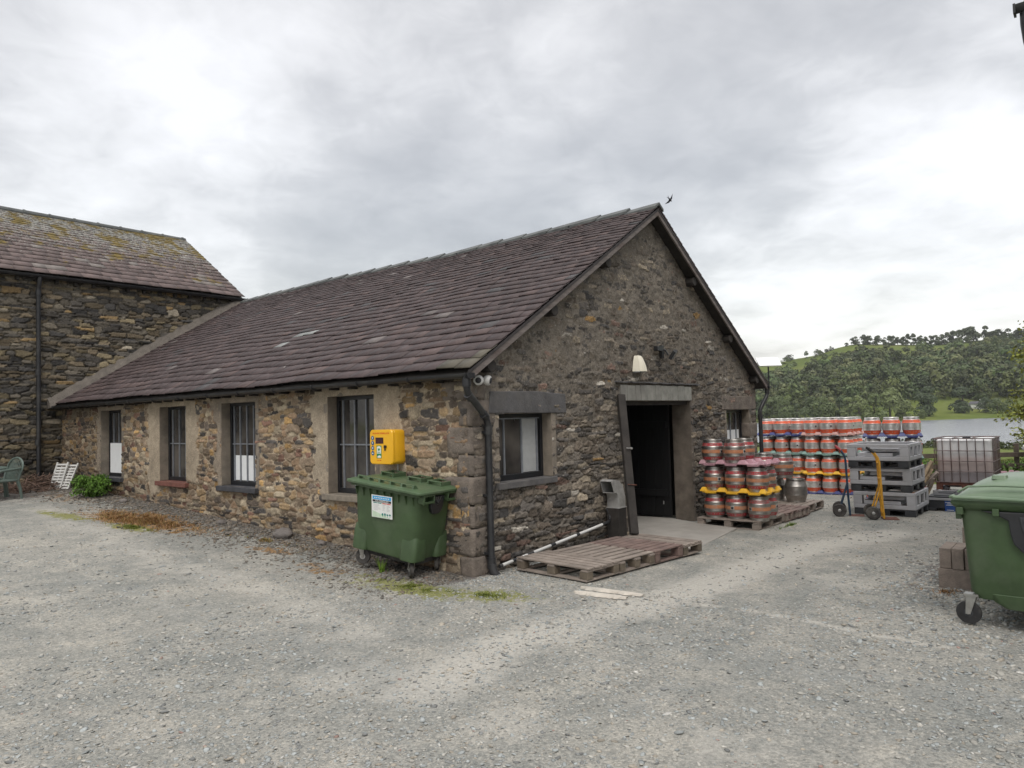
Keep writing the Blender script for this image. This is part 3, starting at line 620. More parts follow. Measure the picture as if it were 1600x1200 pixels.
def near_tree():
    rng=np.random.default_rng(21); base=Vector((14.42,-6.98,g1(14.42,-6.98)))
    t=thing('hawthorn_tree','yellow-green leafy tree whose branches reach in from the right edge over the lake','tree',base)
    b=MB(); b.tube([(0,0,-.2),(.1,.05,1.0),(0,.1,2.0),(-.1,.2,3.0),(-.05,.3,4.4)],[.2,.17,.14,.1,.03],10)
    tips=[]
    limbs=[]
    base_v=np.array(base)
    # limbs aim to the left (towards +y/-x as seen from the yard) at several heights
    dirL=Vector((-.62,.78,0)).normalized()
    specs=[(3.2,2.7,1.15,.25),(2.7,2.5,.75,-.1),(2.3,2.6,.25,.1),(1.9,2.55,.1,-.15),(1.5,2.8,-.15,.05),(1.2,2.6,-.25,.3),(3.6,1.8,.9,.4),(3.0,1.9,.1,.6),(2.0,1.8,.0,.9),(2.6,2.0,.6,-1.2),(3.4,1.6,1.0,2.4),(2.4,2.2,.4,2.6),(1.8,2.1,.3,-2.2),(3.0,2.0,.8,3.4),(1.4,1.8,.1,1.6),(2.9,2.2,.4,-.5),(2.1,2.2,.3,-.7)]
    P=[]
    for (z0,ln,dz,an) in specs:
        d=Vector((dirL.x*math.cos(an)-dirL.y*math.sin(an),dirL.x*math.sin(an)+dirL.y*math.cos(an),0))
        pts=[];
        for k in range(7):
            s=k/6; pts.append(Vector((0,.1,z0))+d*ln*s+Vector((0,0,dz*math.sin(s*2.2)*.9))+Vector((0,0,-.15*s*s*ln*.3))+Vector(rng.normal(0,.04,3))*s*2)
        b.tube(pts,[.055*(1-.85*k/6) for k in range(7)],6)
        for k in range(2,7):
            nsub=5 if k<6 else 5
            for j in range(nsub):
                sd=Vector(rng.normal(0,1,3)); sd.z*=.6; sd=(sd.normalized()+d*.9).normalized(); l=rng.uniform(.25,.6)
                q=[pts[k],pts[k]+sd*l*.5+Vector((0,0,.03)),pts[k]+sd*l+Vector((0,0,-.04))]
                b.tube(q,[.012,.008,.003],4,False)
                for s in np.linspace(.15,1.05,7): P.append(np.array(q[0]+(q[2]-q[0])*s))
    b.build('trunk','bark',t)
    P=np.array(P); v,f=leaves(rng,P,9,.075,.07); c=(np.array([.215,.235,.045])*(.5+.9*rng.random((len(f),1))))*(.8+.4*fbm(v[::4,0]*2,v[::4,2]*2,4,2)[:,None])
    np_mesh('crown',v,f,'leaf',np.repeat(c,4,0),t)
near_tree()

# ------------------------------------------------------------------ masonry
def masonry(name,mat,org,ud,nd,us,vs,keep,P,parent,seed):
    """displaced rubble wall sheet. ud/nd unit vectors along the wall and out of it; us,vs grid coordinates"""
    U,V=np.meshgrid(us,vs,indexing='ij')
    wu=U+(fbm(U*3.1,V*3.1,seed+1,3)-.5)*P.get('warp',.10); wv=V+(fbm(U*1.3,V*2.2,seed+2,3)-.5)*P.get('warp',.10)*.8+.035*np.sin(V*9+fbm(U*.3,V,seed+3,2)*6)
    cw,ch=P['cw'],P['ch']; J=np.floor(wv/ch).astype(int)
    F1=np.full(U.shape,9.);F2=np.full(U.shape,9.);I1=np.zeros(U.shape,np.int64);J1=np.zeros(U.shape,np.int64); DX=np.zeros(U.shape);DZ=np.zeros(U.shape)
    for dj in (-2,-1,0,1,2):
        jj=J+dj; sh=h2(jj,jj*0+7,seed)*1.0; I=np.floor(wu/cw-sh).astype(int)
        for di in (-2,-1,0,1,2):
            ii=I+di; a=h2(ii,jj,seed+11);b_=h2(ii,jj,seed+12);s1=h2(ii,jj,seed+13);s2=h2(ii,jj,seed+14)
            cx=(ii+sh+.5+(a-.5)*.62)*cw; cz=(jj+.5+(b_-.5)*.35)*ch
            sx=.45+.75*s1*s1*1.3; sz=.55+.75*s2
            dx=(wu-cx)/(cw*.5*sx); dz=(wv-cz)/(ch*.5*sz); p=P.get('p',3.2)
            d=(np.abs(dx)**p+np.abs(dz)**p)**(1/p)
            nearer=d<F1
            F2=np.where(nearer,F1,np.minimum(F2,d)); I1=np.where(nearer,ii,I1);J1=np.where(nearer,jj,J1);DX=np.where(nearer,dx,DX);DZ=np.where(nearer,dz,DZ);F1=np.where(nearer,d,F1)
    e=F2-F1; q=h2(I1,J1,seed+21); q2=h2(I1,J1,seed+22); q3=h2(I1,J1,seed+23); q4=h2(I1,J1,seed+24)
    gap=P.get('gap',.14); inside=sst(gap*.35,gap*1.6,e)*(1-sst(1.25,1.7,F1))
    H=inside*(P['h']*(.55+.75*q)+P['h']*.35*(DX*(q2-.5)+DZ*(q3-.5)))+ (fbm(U*22,V*30,seed+4,4)-.5)*P.get('rough',.012)
    ml=P['mortar'](U,V)*P['h']*1.05+(fbm(U*14,V*14,seed+5,4)-.5)*P['h']*1.1
    mort=sst(-.004,.004,ml-H); H=np.maximum(H,ml)
    pal=np.array(P['pal']); w=np.cumsum(P['wt']); w=w/w[-1]; idx=np.searchsorted(w,q4*.9999)
    C=pal[np.clip(idx,0,len(pal)-1)]*(.62+.76*q2[...,None])
    C=C*(.85+.3*fbm(U*9,V*13,seed+6,3)[...,None])
    mc=np.array(P['mc'])*(.75+.5*fbm(U*5,V*5,seed+7,3)[...,None])
    dm=np.array(P.get('dark',(.05,.04,.033)))
    mcol=mc
    C=C*(1-mort[...,None])+mcol*mort[...,None]
    crev=(1-inside)*(1-mort); C=C*(1-crev[...,None]*.8)+dm*crev[...,None]*.8
    st=P.get('tone')
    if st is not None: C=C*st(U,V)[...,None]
    for (u0,u1,v0,v1,col,sd) in P.get('plaster',[]):
        n=(fbm(U*5,V*5,sd,5)-.5)*.42; d=np.minimum(np.minimum(U-u0,u1-U),np.minimum(V-v0,v1-V))+n; k=sst(-.01,.015,d)
        H=H*(1-k)+k*(P['h']*1.05+(fbm(U*4,V*4,sd+1,3)-.5)*.016); C=C*(1-k[...,None])+k[...,None]*np.array(col)*(.78+.44*fbm(U*2.5,V*3,sd+2,4))[...,None]
    # flatten where trim meets the sheet
    o=np.array(org);X=o+U[...,None]*np.array(ud)+V[...,None]*np.array((0,0,1.))+H[...,None]*np.array(nd)
    nu,nv=U.shape; um=(us[:-1]+us[1:])/2; vm=(vs[:-1]+vs[1:])/2; UM,VM=np.meshgrid(um,vm,indexing='ij'); K=keep(UM,VM)
    i=np.arange(nu-1)[:,None]*nv; k=np.arange(nv-1)[None,:]; a=i+k
    Fq=np.stack([a,a+nv,a+nv+1,a+1],-1)[K]
    used=np.zeros(nu*nv,bool); used[Fq.ravel()]=True; mp=np.cumsum(used)-1
    cr=np.cross(np.array(ud),(0,0,1.)); 
    if np.dot(cr,np.array(nd))<0: Fq=Fq[:,::-1]
    return np_mesh(name,X.reshape(-1,3)[used],mp[Fq],mat,C.reshape(-1,3)[used],parent,smooth=True)
def axis(lo,hi,st,brk):
    pts=sorted(set([lo,hi]+[b for b in brk if lo<b<hi])); out=[]
    for a,b in zip(pts[:-1],pts[1:]):
        n=max(1,int(round((b-a)/st))); out+=list(np.linspace(a,b,n,endpoint=False))
    return np.array(out+[hi])
def keepf(ops,top=None):
    def k(U,V):
        K=np.ones(U.shape,bool)
        for (a,b,c,d) in ops: K&=~((U>a)&(U<b)&(V>c)&(V<d))
        if top is not None: K&=V<top(U)
        return K
    return k
WID,LEN,EZ,RZ,OX,OG=9.118,13.056,2.468,5.376,.223,.246
SL=(RZ-EZ)/(WID/2+OX)            # roof pitch (rise per metre)
roof_under=lambda x: EZ-.13+SL*(np.minimum(x,WID-x)+OX)
barn=thing('stone_barn','low rubble stone barn with purple slate roof and dark open doorway','building',(0,0,0))
DOOR=(3.59,5.92,-.6,2.10); GW1=(.50,1.62,1.07,1.94); GW2=(7.55,8.73,1.0,1.92)
def gable():
    ops=[DOOR,GW1,GW2]
    mort=lambda U,V: .20+.78*sst(1.4,2.7,V)*(.55+.7*fbm(U*.8,V*.8,3,3))-.18*sst(1.3,.4,V)
    st=lambda U,V: (.80+.35*fbm(U*.5,V*.7,91,4))*(1-.22*np.exp(-((U-5)/2.2)**2-((V-2.0)/1.2)**2))*(1-.25*sst(.9,.0,V))  # stone colour varies in patches, darker around the doorway and towards the base
    P=dict(cw=.27,ch=.068,h=.032,p=5.5,gap=.15,warp=.09,mortar=mort,mc=(.185,.163,.135),dark=(.020,.017,.015),tone=st,rough=.030,
      pal=[(.145,.129,.11),(.11,.10,.09),(.205,.176,.14),(.27,.23,.175),(.075,.071,.068),(.158,.132,.106),(.30,.19,.08),(.42,.39,.34),(.19,.13,.105)],wt=[5,5,3,1.0,2.2,4,.14,.5,.7])
    us=axis(.02,WID-.02,.0125,[3.59,5.92,.5,1.62,7.55,8.73]); vs=axis(-.4,5.36,.0125,[2.10,1.07,1.94,1.0,1.92])
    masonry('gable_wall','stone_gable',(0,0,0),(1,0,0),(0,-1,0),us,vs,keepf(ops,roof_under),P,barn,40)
gable()
SWIN=[(1.75,2.79),(4.72,5.78),(7.03,8.06),(9.77,10.79)]; SZ0,SZ1=.86,2.26
def side():
    ops=[(a,b,SZ0,SZ1) for a,b in SWIN]
    mort=lambda U,V: .38+.6*(fbm(U*.9,V*1.1,13,3)-.4)
    pl=(.34,.285,.215); pg=(.25,.21,.165)
    pls=[(1.22,3.12,1.05,2.5,pl,501),(1.22,1.80,.9,2.6,pl,502),(2.72,3.12,.75,2.5,pl,503),(4.4,6.1,2.2,2.42,pg,504),(5.74,5.98,.8,2.3,pg,505),(6.62,7.10,.9,2.45,pl,506),(7.98,8.55,.65,2.45,pl,507),(6.7,8.5,2.2,2.5,pl,508),(9.6,11,2.2,2.42,pg,509),(10.74,10.92,.8,2.3,pg,510)]
    st=lambda U,V: (.85+.3*fbm(U*.5,V*.7,95,4))*(1-.35*sst(8.3,11.5,U))*(1-.45*np.exp(-((V-2.45)/.16)**2))*(1-.3*sst(.8,.1,V-.045*U))  # stone colour darker at the far end, along the eave and towards the base
    P=dict(cw=.23,ch=.074,h=.032,p=4.2,gap=.17,warp=.10,mortar=mort,mc=(.36,.295,.215),dark=(.035,.027,.02),tone=st,rough=.026,plaster=pls,
      pal=[(.215,.165,.118),(.135,.11,.09),(.32,.23,.135),(.41,.265,.12),(.085,.078,.073),(.25,.175,.115),(.37,.31,.225),(.20,.12,.09)],wt=[4,3.6,2.6,.8,2.4,3,2.4,.9])
    br=[];[br.extend(x) for x in SWIN]
    us=axis(.02,LEN+.02,.0135,br); vs=axis(-.35,2.56,.0135,[SZ0,SZ1])
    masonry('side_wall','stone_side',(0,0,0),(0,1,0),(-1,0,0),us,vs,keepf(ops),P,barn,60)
side()
def plain(b,pts): b.add(pts,[tuple(range(len(pts)))])
def barn_rest():
    # back walls, right wall, inner linings (plain stone in shade)
    b=MB(); b.box((WID-.30,.01,-.5),(WID-.02,LEN,2.45)); b.build('rear_wall','quoin',barn)
    # reveals and thickness around the openings
    def reveal(op,plane,mat,depth=.30,name='reveal'):
        u0,u1,v0,v1=op; b=MB(); t=.10
        def bx(a,c,lo,hi):
            if plane=='y': b.box((a,-.030,lo),(c,depth,hi))
            else: b.box((-.030,a,lo),(depth,c,hi))
        bx(u0-t,u0,v0,v1); bx(u1,u1+t,v0,v1); bx(u0-t,u1+t,v1,v1+.06)
        return b.build(name,mat,barn,bev=.006)
    reveal(DOOR,'y','jamb_dark',.34,'door_jamb'); reveal(GW1,'y','plaster_grey',.2); reveal(GW2,'y','plaster_grey',.2)
    for a,b_ in SWIN: reveal((a,b_,SZ0,SZ1),'x','plaster_grey' ,.2)
    # quoins on both corners
    rng=random.Random(4)
    for cx,sgn in ((0,1),(WID,-1)):
        z=-.3;k=0
        while z<2.38:
            h=rng.uniform(.24,.36); h=min(h,2.45-z)
            la,lb=(rng.uniform(.40,.5),rng.uniform(.16,.24)) if k%2 else (rng.uniform(.16,.26),rng.uniform(.36,.46))
            if k==0: la,lb=.42,.42
            b=MB(); o=(.027+.01*rng.random()) if k else .06; g=.002
            x0,x1=(cx-o,cx+la) if sgn>0 else (cx-la,cx+o)
            rough_box('quoin_stone','quoin',(x0,-o,z+g),(x1,lb,z+h-g),barn,seed=k*7+int(cx),rad=.016,amp=.014)
            z+=h;k+=1
    # lintels
    b=MB(); b.prism([(.30,-.045,1.95),(1.97,-.045,1.935),(1.95,-.045,2.205),(1.3,-.045,2.235),(.34,-.045,2.225)],(0,.2,0)); b.build('lintel','dark_slate',barn,bev=.01)
    b=MB(); b.prism([(7.32,-.042,1.93),(9.06,-.042,1.925),(9.08,-.042,2.20),(7.34,-.042,2.21)],(0,.2,0)); b.build('lintel','quoin',barn,bev=.01)
    x=3.45
    rr=random.Random(3)
    while x<5.95:
        w=rr.uniform(.16,.34); w=min(w,6.0-x)
        b=MB(); b.box((x+.006,-.05-rr.random()*.008,2.11),(x+w-.006,.12,2.365+rr.uniform(-.012,.012))); b.build('lintel_stone','lintel_slab',barn,bev=.006); x+=w
    b=MB(); b.box((3.6,.02,2.04),(5.91,.3,2.105)); b.build('lintel_beam','dark_timber',barn)
    b=MB()
    for a in range(18):
        x0=3.3+a*.165; b.box((x0+rr.uniform(-.02,.02),-.075,2.39+rr.uniform(0,.012)),(x0+.17,.0,2.412+rr.uniform(0,.012)))
    b.build('drip_course','dark_slate',barn,bev=.003)
    # windows ------------------------------------------------
    def window(op,plane,rec,vbars,hbars,sill,boards,sillover=.08,silldepth=.10,fr=.055):
        u0,u1,v0,v1=op
        def bx(b,a,c,lo,hi,d0,d1):
            if plane=='y': b.box((a,d0,lo),(c,d1,hi))
            else: b.box((d0,a,lo),(d1,c,hi))
        b=MB(); bx(b,u0,u0+fr,v0,v1,rec,rec+.06); bx(b,u1-fr,u1,v0,v1,rec,rec+.06); bx(b,u0+fr,u1-fr,v1-fr,v1,rec+.002,rec+.058); bx(b,u0+fr,u1-fr,v0,v0+fr*1.3,rec+.002,rec+.058)
        w=b.build('window','window_black',barn,bev=.004)
        b=MB(); bx(b,u0+fr,u1-fr,v0+fr,v1-fr,rec+.040,rec+.046); b.build('pane','pane',w)
        b=MB()
        for t in vbars: c=u0+(u1-u0)*t; bx(b,c-.011,c+.011,v0+fr,v1-fr,rec+.012,rec+.034)
        for t in hbars: c=v0+(v1-v0)*t; bx(b,u0+fr,u1-fr,c-.010,c+.010,rec+.014,rec+.032)
        b.build('glazing_bar','grey_bar',w)
        for (a,c,lo,hi) in boards:
            o_=-.028 if u0>9 and plane=='x' else 0
            b=MB(); bx(b,u0+(u1-u0)*a,u0+(u1-u0)*c,v0+(v1-v0)*lo,v0+(v1-v0)*hi,rec+.036+o_,rec+.0385+o_); b.build('blind','blind_grey' if (plane=='y' and a>.5) else 'white_board',w)
        if sill:
            b=MB(); bx(b,u0-sillover,u1+sillover,v0-.085,v0-.002,-silldepth,rec+.03); b.build('sill',sill,w,bev=.008)
    window((1.75,2.79,SZ0,SZ1),'x',.13,(.12,.37,.62,.87),(.50,),'sill_stone',[])
    window((4.72,5.78,SZ0,SZ1),'x',.13,(.12,.32,.52,.72,.9),(.50,),'sill_slate',[(.06,.94,.06,.36)])
    window((7.03,8.06,SZ0,SZ1),'x',.13,(.12,.35,.6,.85),(.50,),'sill_red',[])
    window((9.77,10.79,SZ0,SZ1),'x',.13,(.3,.55,.8),(.50,),'sill_slate',[(.05,.95,.05,.50)])
    window(GW1,'y',.13,(.27,.60,.9),(.93,.07),'dark_slate',[(.62,.9,.09,.92)],.06,.07)
    window(GW2,'y',.13,(.25,.5,.75),(),'sill_stone',[(.1,.9,.06,.55)],.06,.06)
    # dark room behind the doorway
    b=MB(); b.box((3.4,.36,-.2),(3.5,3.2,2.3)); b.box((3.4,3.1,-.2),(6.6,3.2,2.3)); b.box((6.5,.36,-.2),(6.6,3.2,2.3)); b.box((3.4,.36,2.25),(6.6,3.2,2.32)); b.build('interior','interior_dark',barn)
    b=MB()
    for k in range(9): y0=.36+k*.165; b.box((5.80+(k%2)*.004,y0,-.03),(5.845+(k%2)*.004,y0+.158,2.06))
    d=b.build('door','door_paint',barn,bev=.003)
    for z_ in (.35,1.62):
        b=MB(); b.box((5.755,.40,z_),(5.80,1.8,z_+.12)); b.build('door_ledge','door_paint',d)
    b=MB(); b.box((5.785,.5,.20),(5.797,.515,.26)); b.build('bolt','galv',d)
barn_rest()
def sag(a,b): return .016+.016*math.sin(a*.85+.6)*math.sin(min(1.5,b*.4+.2))+.010*math.sin(a*2.3+b*1.1)
def slates(name,mat,p0,along,up,length,run,rows,seed,parent,colf,th=.011,big=.34,small=.12):
    """individually laid slates; p0 = lower corner of slope, along/up unit vectors, run = slope length"""
    rng=np.random.default_rng(seed); al=np.array(along,float); upv=np.array(up,float); nrm=np.cross(al,upv); nrm/=np.linalg.norm(nrm)
    if nrm[2]<0: nrm=-nrm
    g=np.linspace(big,small,rows); g=g/g.sum()*run; V=[];F=[];C=[];s=0;off=0
    for k in range(rows):
        h=g[k]; wm=h*1.05+.07; x=-rng.random()*wm*.5
        while x<length:
            w=wm*rng.uniform(.7,1.35); x0=max(x,0)+.002; x1=min(x+w,length)-.002
            if x1-x0>.02:
                lo=s-rng.uniform(-.010,.016); hi=s+h*1.5 if k<rows-1 else s+h
                t0=th*1.0+rng.uniform(0,.005); lift=th*1.35+rng.uniform(0,.009); b0=.012; sk=rng.uniform(-.006,.006)
                P=np.array([[x0,lo+sk,b0+lift],[x1,lo-sk,b0+lift+rng.uniform(-.003,.003)],[x1,hi,b0],[x0,hi,b0]])
                pts=[]
                for zz in (0,t0):
                    for q in P: pts.append(np.array(p0)+al*q[0]+upv*q[1]+nrm*(q[2]+zz)+np.array([0,0,sag(q[0],q[1])]))
                V+=pts; F+=[[off+3,off+2,off+1,off],[off+4,off+5,off+6,off+7],[off,off+1,off+5,off+4],[off+1,off+2,off+6,off+5],[off+3,off+0,off+4,off+7],[off+2,off+3,off+7,off+6]]
                C+=[colf(rng,(x0+x1)/2,s/run)]*8; off+=8
            x+=w
        s+=h
    return np_mesh(name,np.array(V),np.array(F),mat,np.array(C),parent)
PALE=lambda x,t:(5.45<x<6.25 and .335<t<.372) or (5.8<x<6.2 and .275<t<.305)
def roof():
    S=math.hypot(WID/2+OX,RZ-EZ); cs,sn=(WID/2+OX)/S,(RZ-EZ)/S
    def cf(r,x,t):
        b=np.array([.066,.048,.048])*r.uniform(.84,1.16); 
        if r.random()<.10: b=np.array([.088,.062,.059])*r.uniform(.9,1.2)
        if r.random()<.03: b=np.array([.066,.062,.064])
        b=b*(1-.12*t)
        if PALE(x,t): b=np.array([.24,.25,.245])*r.uniform(.8,1.1)
        elif r.random()<.012: b=np.array([.16,.14,.135])*r.uniform(.7,1.2)
        if t<.03 and x<.7 or t<.07 and x<.25: b=np.array([.105,.095,.072])*r.uniform(.7,1.15)
        return b
    slates('roof','slate',(-OX,-OG,EZ-.02),(0,1,0),(cs,0,sn),LEN+OG-.02,S-.03,33,3,barn,cf,big=.30,small=.135)
    slates('roof','slate',(WID+OX,-OG,EZ-.02),(0,1,0),(-cs,0,sn),LEN+OG-.02,S-.03,33,4,barn,cf,big=.30,small=.135)
    b=MB() # roof deck
    for s_ in (0,1):
        X=lambda x: x if s_==0 else WID-x
        lo=[(X(-OX+.03),-OG+.04,EZ-.085),(X(-OX+.03),LEN,EZ-.085),(X(WID/2),LEN,RZ-.085),(X(WID/2),-OG+.04,RZ-.085)]
        hi=[(p[0],p[1],p[2]+.062) for p in lo]; b.hexa(lo,hi)
    b.build('roof_deck','dark_timber',barn)
    # ridge stones
    rng=random.Random(5); y=-OG-.02; b=MB()
    while y<LEN-.05:
        l=min(rng.uniform(.50,.62),LEN-y); dz=rng.uniform(0,.012)
        for s_ in (1,-1):
            c=WID/2; w=.15; z=RZ+.016+dz+sag(y+OG,5.5)
            p=[(c,y,z+.050),(c+s_*w,y,z+.050-w*SL),(c+s_*w,y,z-w*SL+.004),(c,y,z+.004)]
            q=[(a,y+l+.03,zz-.024) for a,_,zz in p]; b.loft([[Vector(t) for t in p],[Vector(t) for t in q]])
        y+=l
    b.build('ridge','ridge_slate',barn,bev=.004)
    # bargeboards
    for s_ in (0,1):
        X=(lambda x:x) if s_==0 else (lambda x:WID-x)
        b=MB(); yo=-OG+.012
        a=[(X(-OX-.01),yo,EZ-.13),(X(WID/2),yo,RZ-.125),(X(WID/2),yo,RZ-.035),(X(-OX-.01),yo,EZ-.035)]
        b.prism(a,(0,.028,0)); b.build('bargeboard','barge',barn,bev=.003)
        b=MB(); a=[(X(-OX-.02),yo-.006,EZ-.048),(X(WID/2),yo-.006,RZ-.048),(X(WID/2),yo-.006,RZ-.008),(X(-OX-.02),yo-.006,EZ-.008)]
        b.prism(a,(0,.03,0)); b.build('verge_strip','slate_edge',barn)
    for x,z in ((3.0,4.19),(1.56,3.28),(.22,2.50),(5.98,4.12),(7.55,3.26),(8.86,2.48)):
        b=MB(); sg=1 if x<WID/2 else -1
        zz=EZ+SL*(min(x,WID-x)+OX)-.155; n=8
        poly=[(x+.085*math.cos(2*math.pi*k/n+.4),-.19,zz-.05+.085*math.sin(2*math.pi*k/n+.4)) for k in range(n)]
        b.prism(poly,(0,.25,0)); b.build('purlin_end','dark_timber',barn,bev=.008)
    # rafter feet under the long eave
    y=.4
    while y<LEN: b=MB(); b.box((-.17,y,EZ-.125),(.02,y+.06,EZ-.04)); b.build('rafter_foot','dark_timber',barn); y+=.42
    # gutters
    def gutter(x,sgn,y0,y1,z,parent):
        b=MB(); n=10; sec=lambda y:[Vector((x+.058*math.cos(a),y,z+.058*math.sin(a))) for a in np.linspace(math.pi,2*math.pi,n)]+[Vector((x+.050*math.cos(a),y,z+.050*math.sin(a))) for a in np.linspace(2*math.pi,math.pi,n)]
        b.loft([sec(y0),sec(y1)]); y=y0+.05
        while y<y1: b.tube([(x+.064*math.cos(a),y,z+.064*math.sin(a)) for a in np.linspace(math.pi,2*math.pi,9)],.012,6); y+=1.0
        b.box((x-.058,y0-.006,z-.058),(x+.058,y0+.004,z+.004))
        g=b.build('gutter','black_plastic',parent,smooth=True); return g
    gutter(-OX-.035,1,-OG-.03,LEN,EZ-.045,barn); gutter(WID+OX+.035,1,-OG-.03,LEN,EZ-.045,barn)
    b=MB(); b.tube([(-.26,-.20,EZ-.09),(-.26,-.20,EZ-.20),(-.235,-.19,EZ-.27),(.16,-.115,EZ-.56),(.205,-.105,EZ-.64),(.215,-.10,EZ-.72),(.215,-.10,.10),(.215,-.11,.06)],.043,14)
    for p,q in (((-.26,-.2,EZ-.20),(-.26,-.2,EZ-.11)),((.215,-.10,EZ-.78),(.215,-.10,EZ-.68)),((.215,-.10,.20),(.215,-.10,.06)),((-.23,-.188,EZ-.29),(-.17,-.176,EZ-.335)),((.10,-.127,EZ-.525),(.16,-.115,EZ-.565))): b.cyl(p,q,.053,14)
    b.tube([(.215,-.11,.12),(.215,-.13,.02),(.25,-.17,-.04)],.055,12)
    for z in (1.72,.95,.25): b.box((.155,-.10,z-.015),(.275,-.02,z+.015))
    b.build('downpipe','black_plastic',barn,smooth=True)
    X=WID
    b=MB(); b.tube([(X+.26,-.2,EZ-.09),(X+.26,-.2,EZ-.20),(X+.235,-.19,EZ-.27),(X+.06,-.13,EZ-.50),(X+.03,-.11,EZ-.58),(X+.03,-.11,EZ-.70),(X+.03,-.11,-.1)],.043,12)
    for p,q in (((X+.26,-.2,EZ-.2),(X+.26,-.2,EZ-.11)),((X+.03,-.11,EZ-.76),(X+.03,-.11,EZ-.66))): b.cyl(p,q,.053,12)
    b.build('downpipe','black_plastic',barn,smooth=True)
    # mortar fillet where the roof meets the taller building
    b=MB(); n=46; secs=[]; rg=random.Random(9)
    for k in range(n+1):
        x=-OX-.12+(WID/2+.30)*k/n; z=EZ+SL*(x+OX)+.02; j=lambda a=.018: rg.uniform(-a,a)
        secs.append([Vector((x,LEN-.27+j(),z-.03)),Vector((x,LEN-.20+j(),z+.10+j())),Vector((x,LEN-.02,z+.20+j(.03))),Vector((x,LEN,z-.05))])
    b.loft(secs); b.build('roof_fillet','lead_strip',barn,smooth=True,ang=60)
roof()

# ------------------------------------------------------------------ taller building on the left
tall=thing('tall_stone_building','taller dark rubble stone building with lichen covered slate roof at the left edge','building',(0,0,0))
def tallb():
    y0=LEN; X0,X1=-11.,4.45; ez,rz,yr=5.50,7.75,16.4
    mort=lambda U,V: .10+.25*(fbm(U*.8,V*.9,33,3)-.3)
    st=lambda U,V: (.75+.5*fbm(U*.45,V*.8,97,4))*(1-.40*np.exp(-((U-X0+X0-10.9)/1.6)**2-((V-1.6)/1.3)**2))  # stone colour varies in patches, darker low down where the barn adjoins
    P=dict(cw=.33,ch=.085,h=.050,p=4.6,gap=.16,warp=.10,mortar=mort,mc=(.13,.115,.09),dark=(.014,.012,.010),tone=st,rough=.022,
      pal=[(.125,.11,.088),(.088,.08,.07),(.20,.165,.105),(.25,.175,.09),(.06,.057,.054),(.155,.125,.086),(.28,.245,.19)],wt=[5,4.5,2.4,1.0,3,3,.6])
    us=axis(5.0,X1-X0,.020,[]); vs=axis(-.3,5.56,.019,[])
    masonry('wall','stone_old',(X0,y0,0),(1,0,0),(0,-1,0),us,vs,keepf([]),P,tall,80)
    b=MB(); b.prism([(X1-.05,y0+.03,-.5),(X1-.05,20,-.5),(X1-.05,20,5.4),(X1-.05,yr,7.55),(X1-.05,y0+.03,5.4)],(-.3,0,0)); b.box((X0,19.7,-.5),(X1,20,5.4)); b.build('end_wall','quoin',tall)
    S=math.hypot(yr-(y0-.16),rz-ez); cs,sn=(yr-(y0-.16))/S,(rz-ez)/S
    def cf(r,x,t):
        return np.array([.11,.082,.078])*r.uniform(.75,1.3) if r.random()>.1 else np.array([.17,.15,.14])
    slates('roof','slate_lichen',(X0-.1,y0-.16,ez-.03),(1,0,0),(0,cs,sn),X1-X0+.25,S-.02,22,13,tall,cf,th=.014,big=.30,small=.11)
    b=MB(); b.hexa([(X0,y0-.13,ez-.11),(X1+.12,y0-.13,ez-.11),(X1+.12,yr,rz-.10),(X0,yr,rz-.10)],[(X0,y0-.13,ez-.03),(X1+.12,y0-.13,ez-.03),(X1+.12,yr,rz-.02),(X0,yr,rz-.02)])
    b.hexa([(X0,19.9,ez-.11),(X1+.12,19.9,ez-.11),(X1+.12,yr,rz-.10),(X0,yr,rz-.10)],[(X0,19.9,ez-.03),(X1+.12,19.9,ez-.03),(X1+.12,yr,rz-.0),(X0,yr,rz-.0)]); b.build('roof_deck','dark_timber',tall)
    b=MB(); x=X0; rng=random.Random(8)
    while x<X1+.14:
        l=min(.62,X1+.16-x); b.tube([(x,yr,rz+.0),(x+l,yr,rz-.005)],.085,10); b.tube([(x,yr,rz+.0),(x+.05,yr,rz+.0)],.098,10); x+=l
    b.build('ridge','ridge_slate',tall,smooth=True)
    b=MB(); z=ez-.05; y=y0-.20
    b.loft([[Vector((xx,y+.075*math.cos(a),z+.075*math.sin(a))) for a in np.linspace(math.pi,2*math.pi,10)]+[Vector((xx,y+.06*math.cos(a),z+.06*math.sin(a))) for a in np.linspace(2*math.pi,math.pi,10)] for xx in (X0,X1+.18)])
    b.build('gutter','black_plastic',tall,smooth=True)
    x=-2.2
    while x<X1: b=MB(); b.box((x,y0-.14,ez-.20),(x+.07,y0+.02,ez-.11)); b.build('rafter_foot','dark_timber',tall); x+=.40
    b=MB(); b.tube([(-.55,y0-.20,ez-.10),(-.55,y0-.20,ez-.22),(-.55,y0-.13,ez-.36),(-.55,y0-.12,ez-.46),(-.53,y0-.12,.65)],.048,12)
    for z_ in (ez-.45,3.2,1.6): b.cyl((-.55,y0-.12,z_-.06),(-.55,y0-.12,z_+.06),.06,12)
    b.build('downpipe','black_plastic',tall,smooth=True)
tallb()
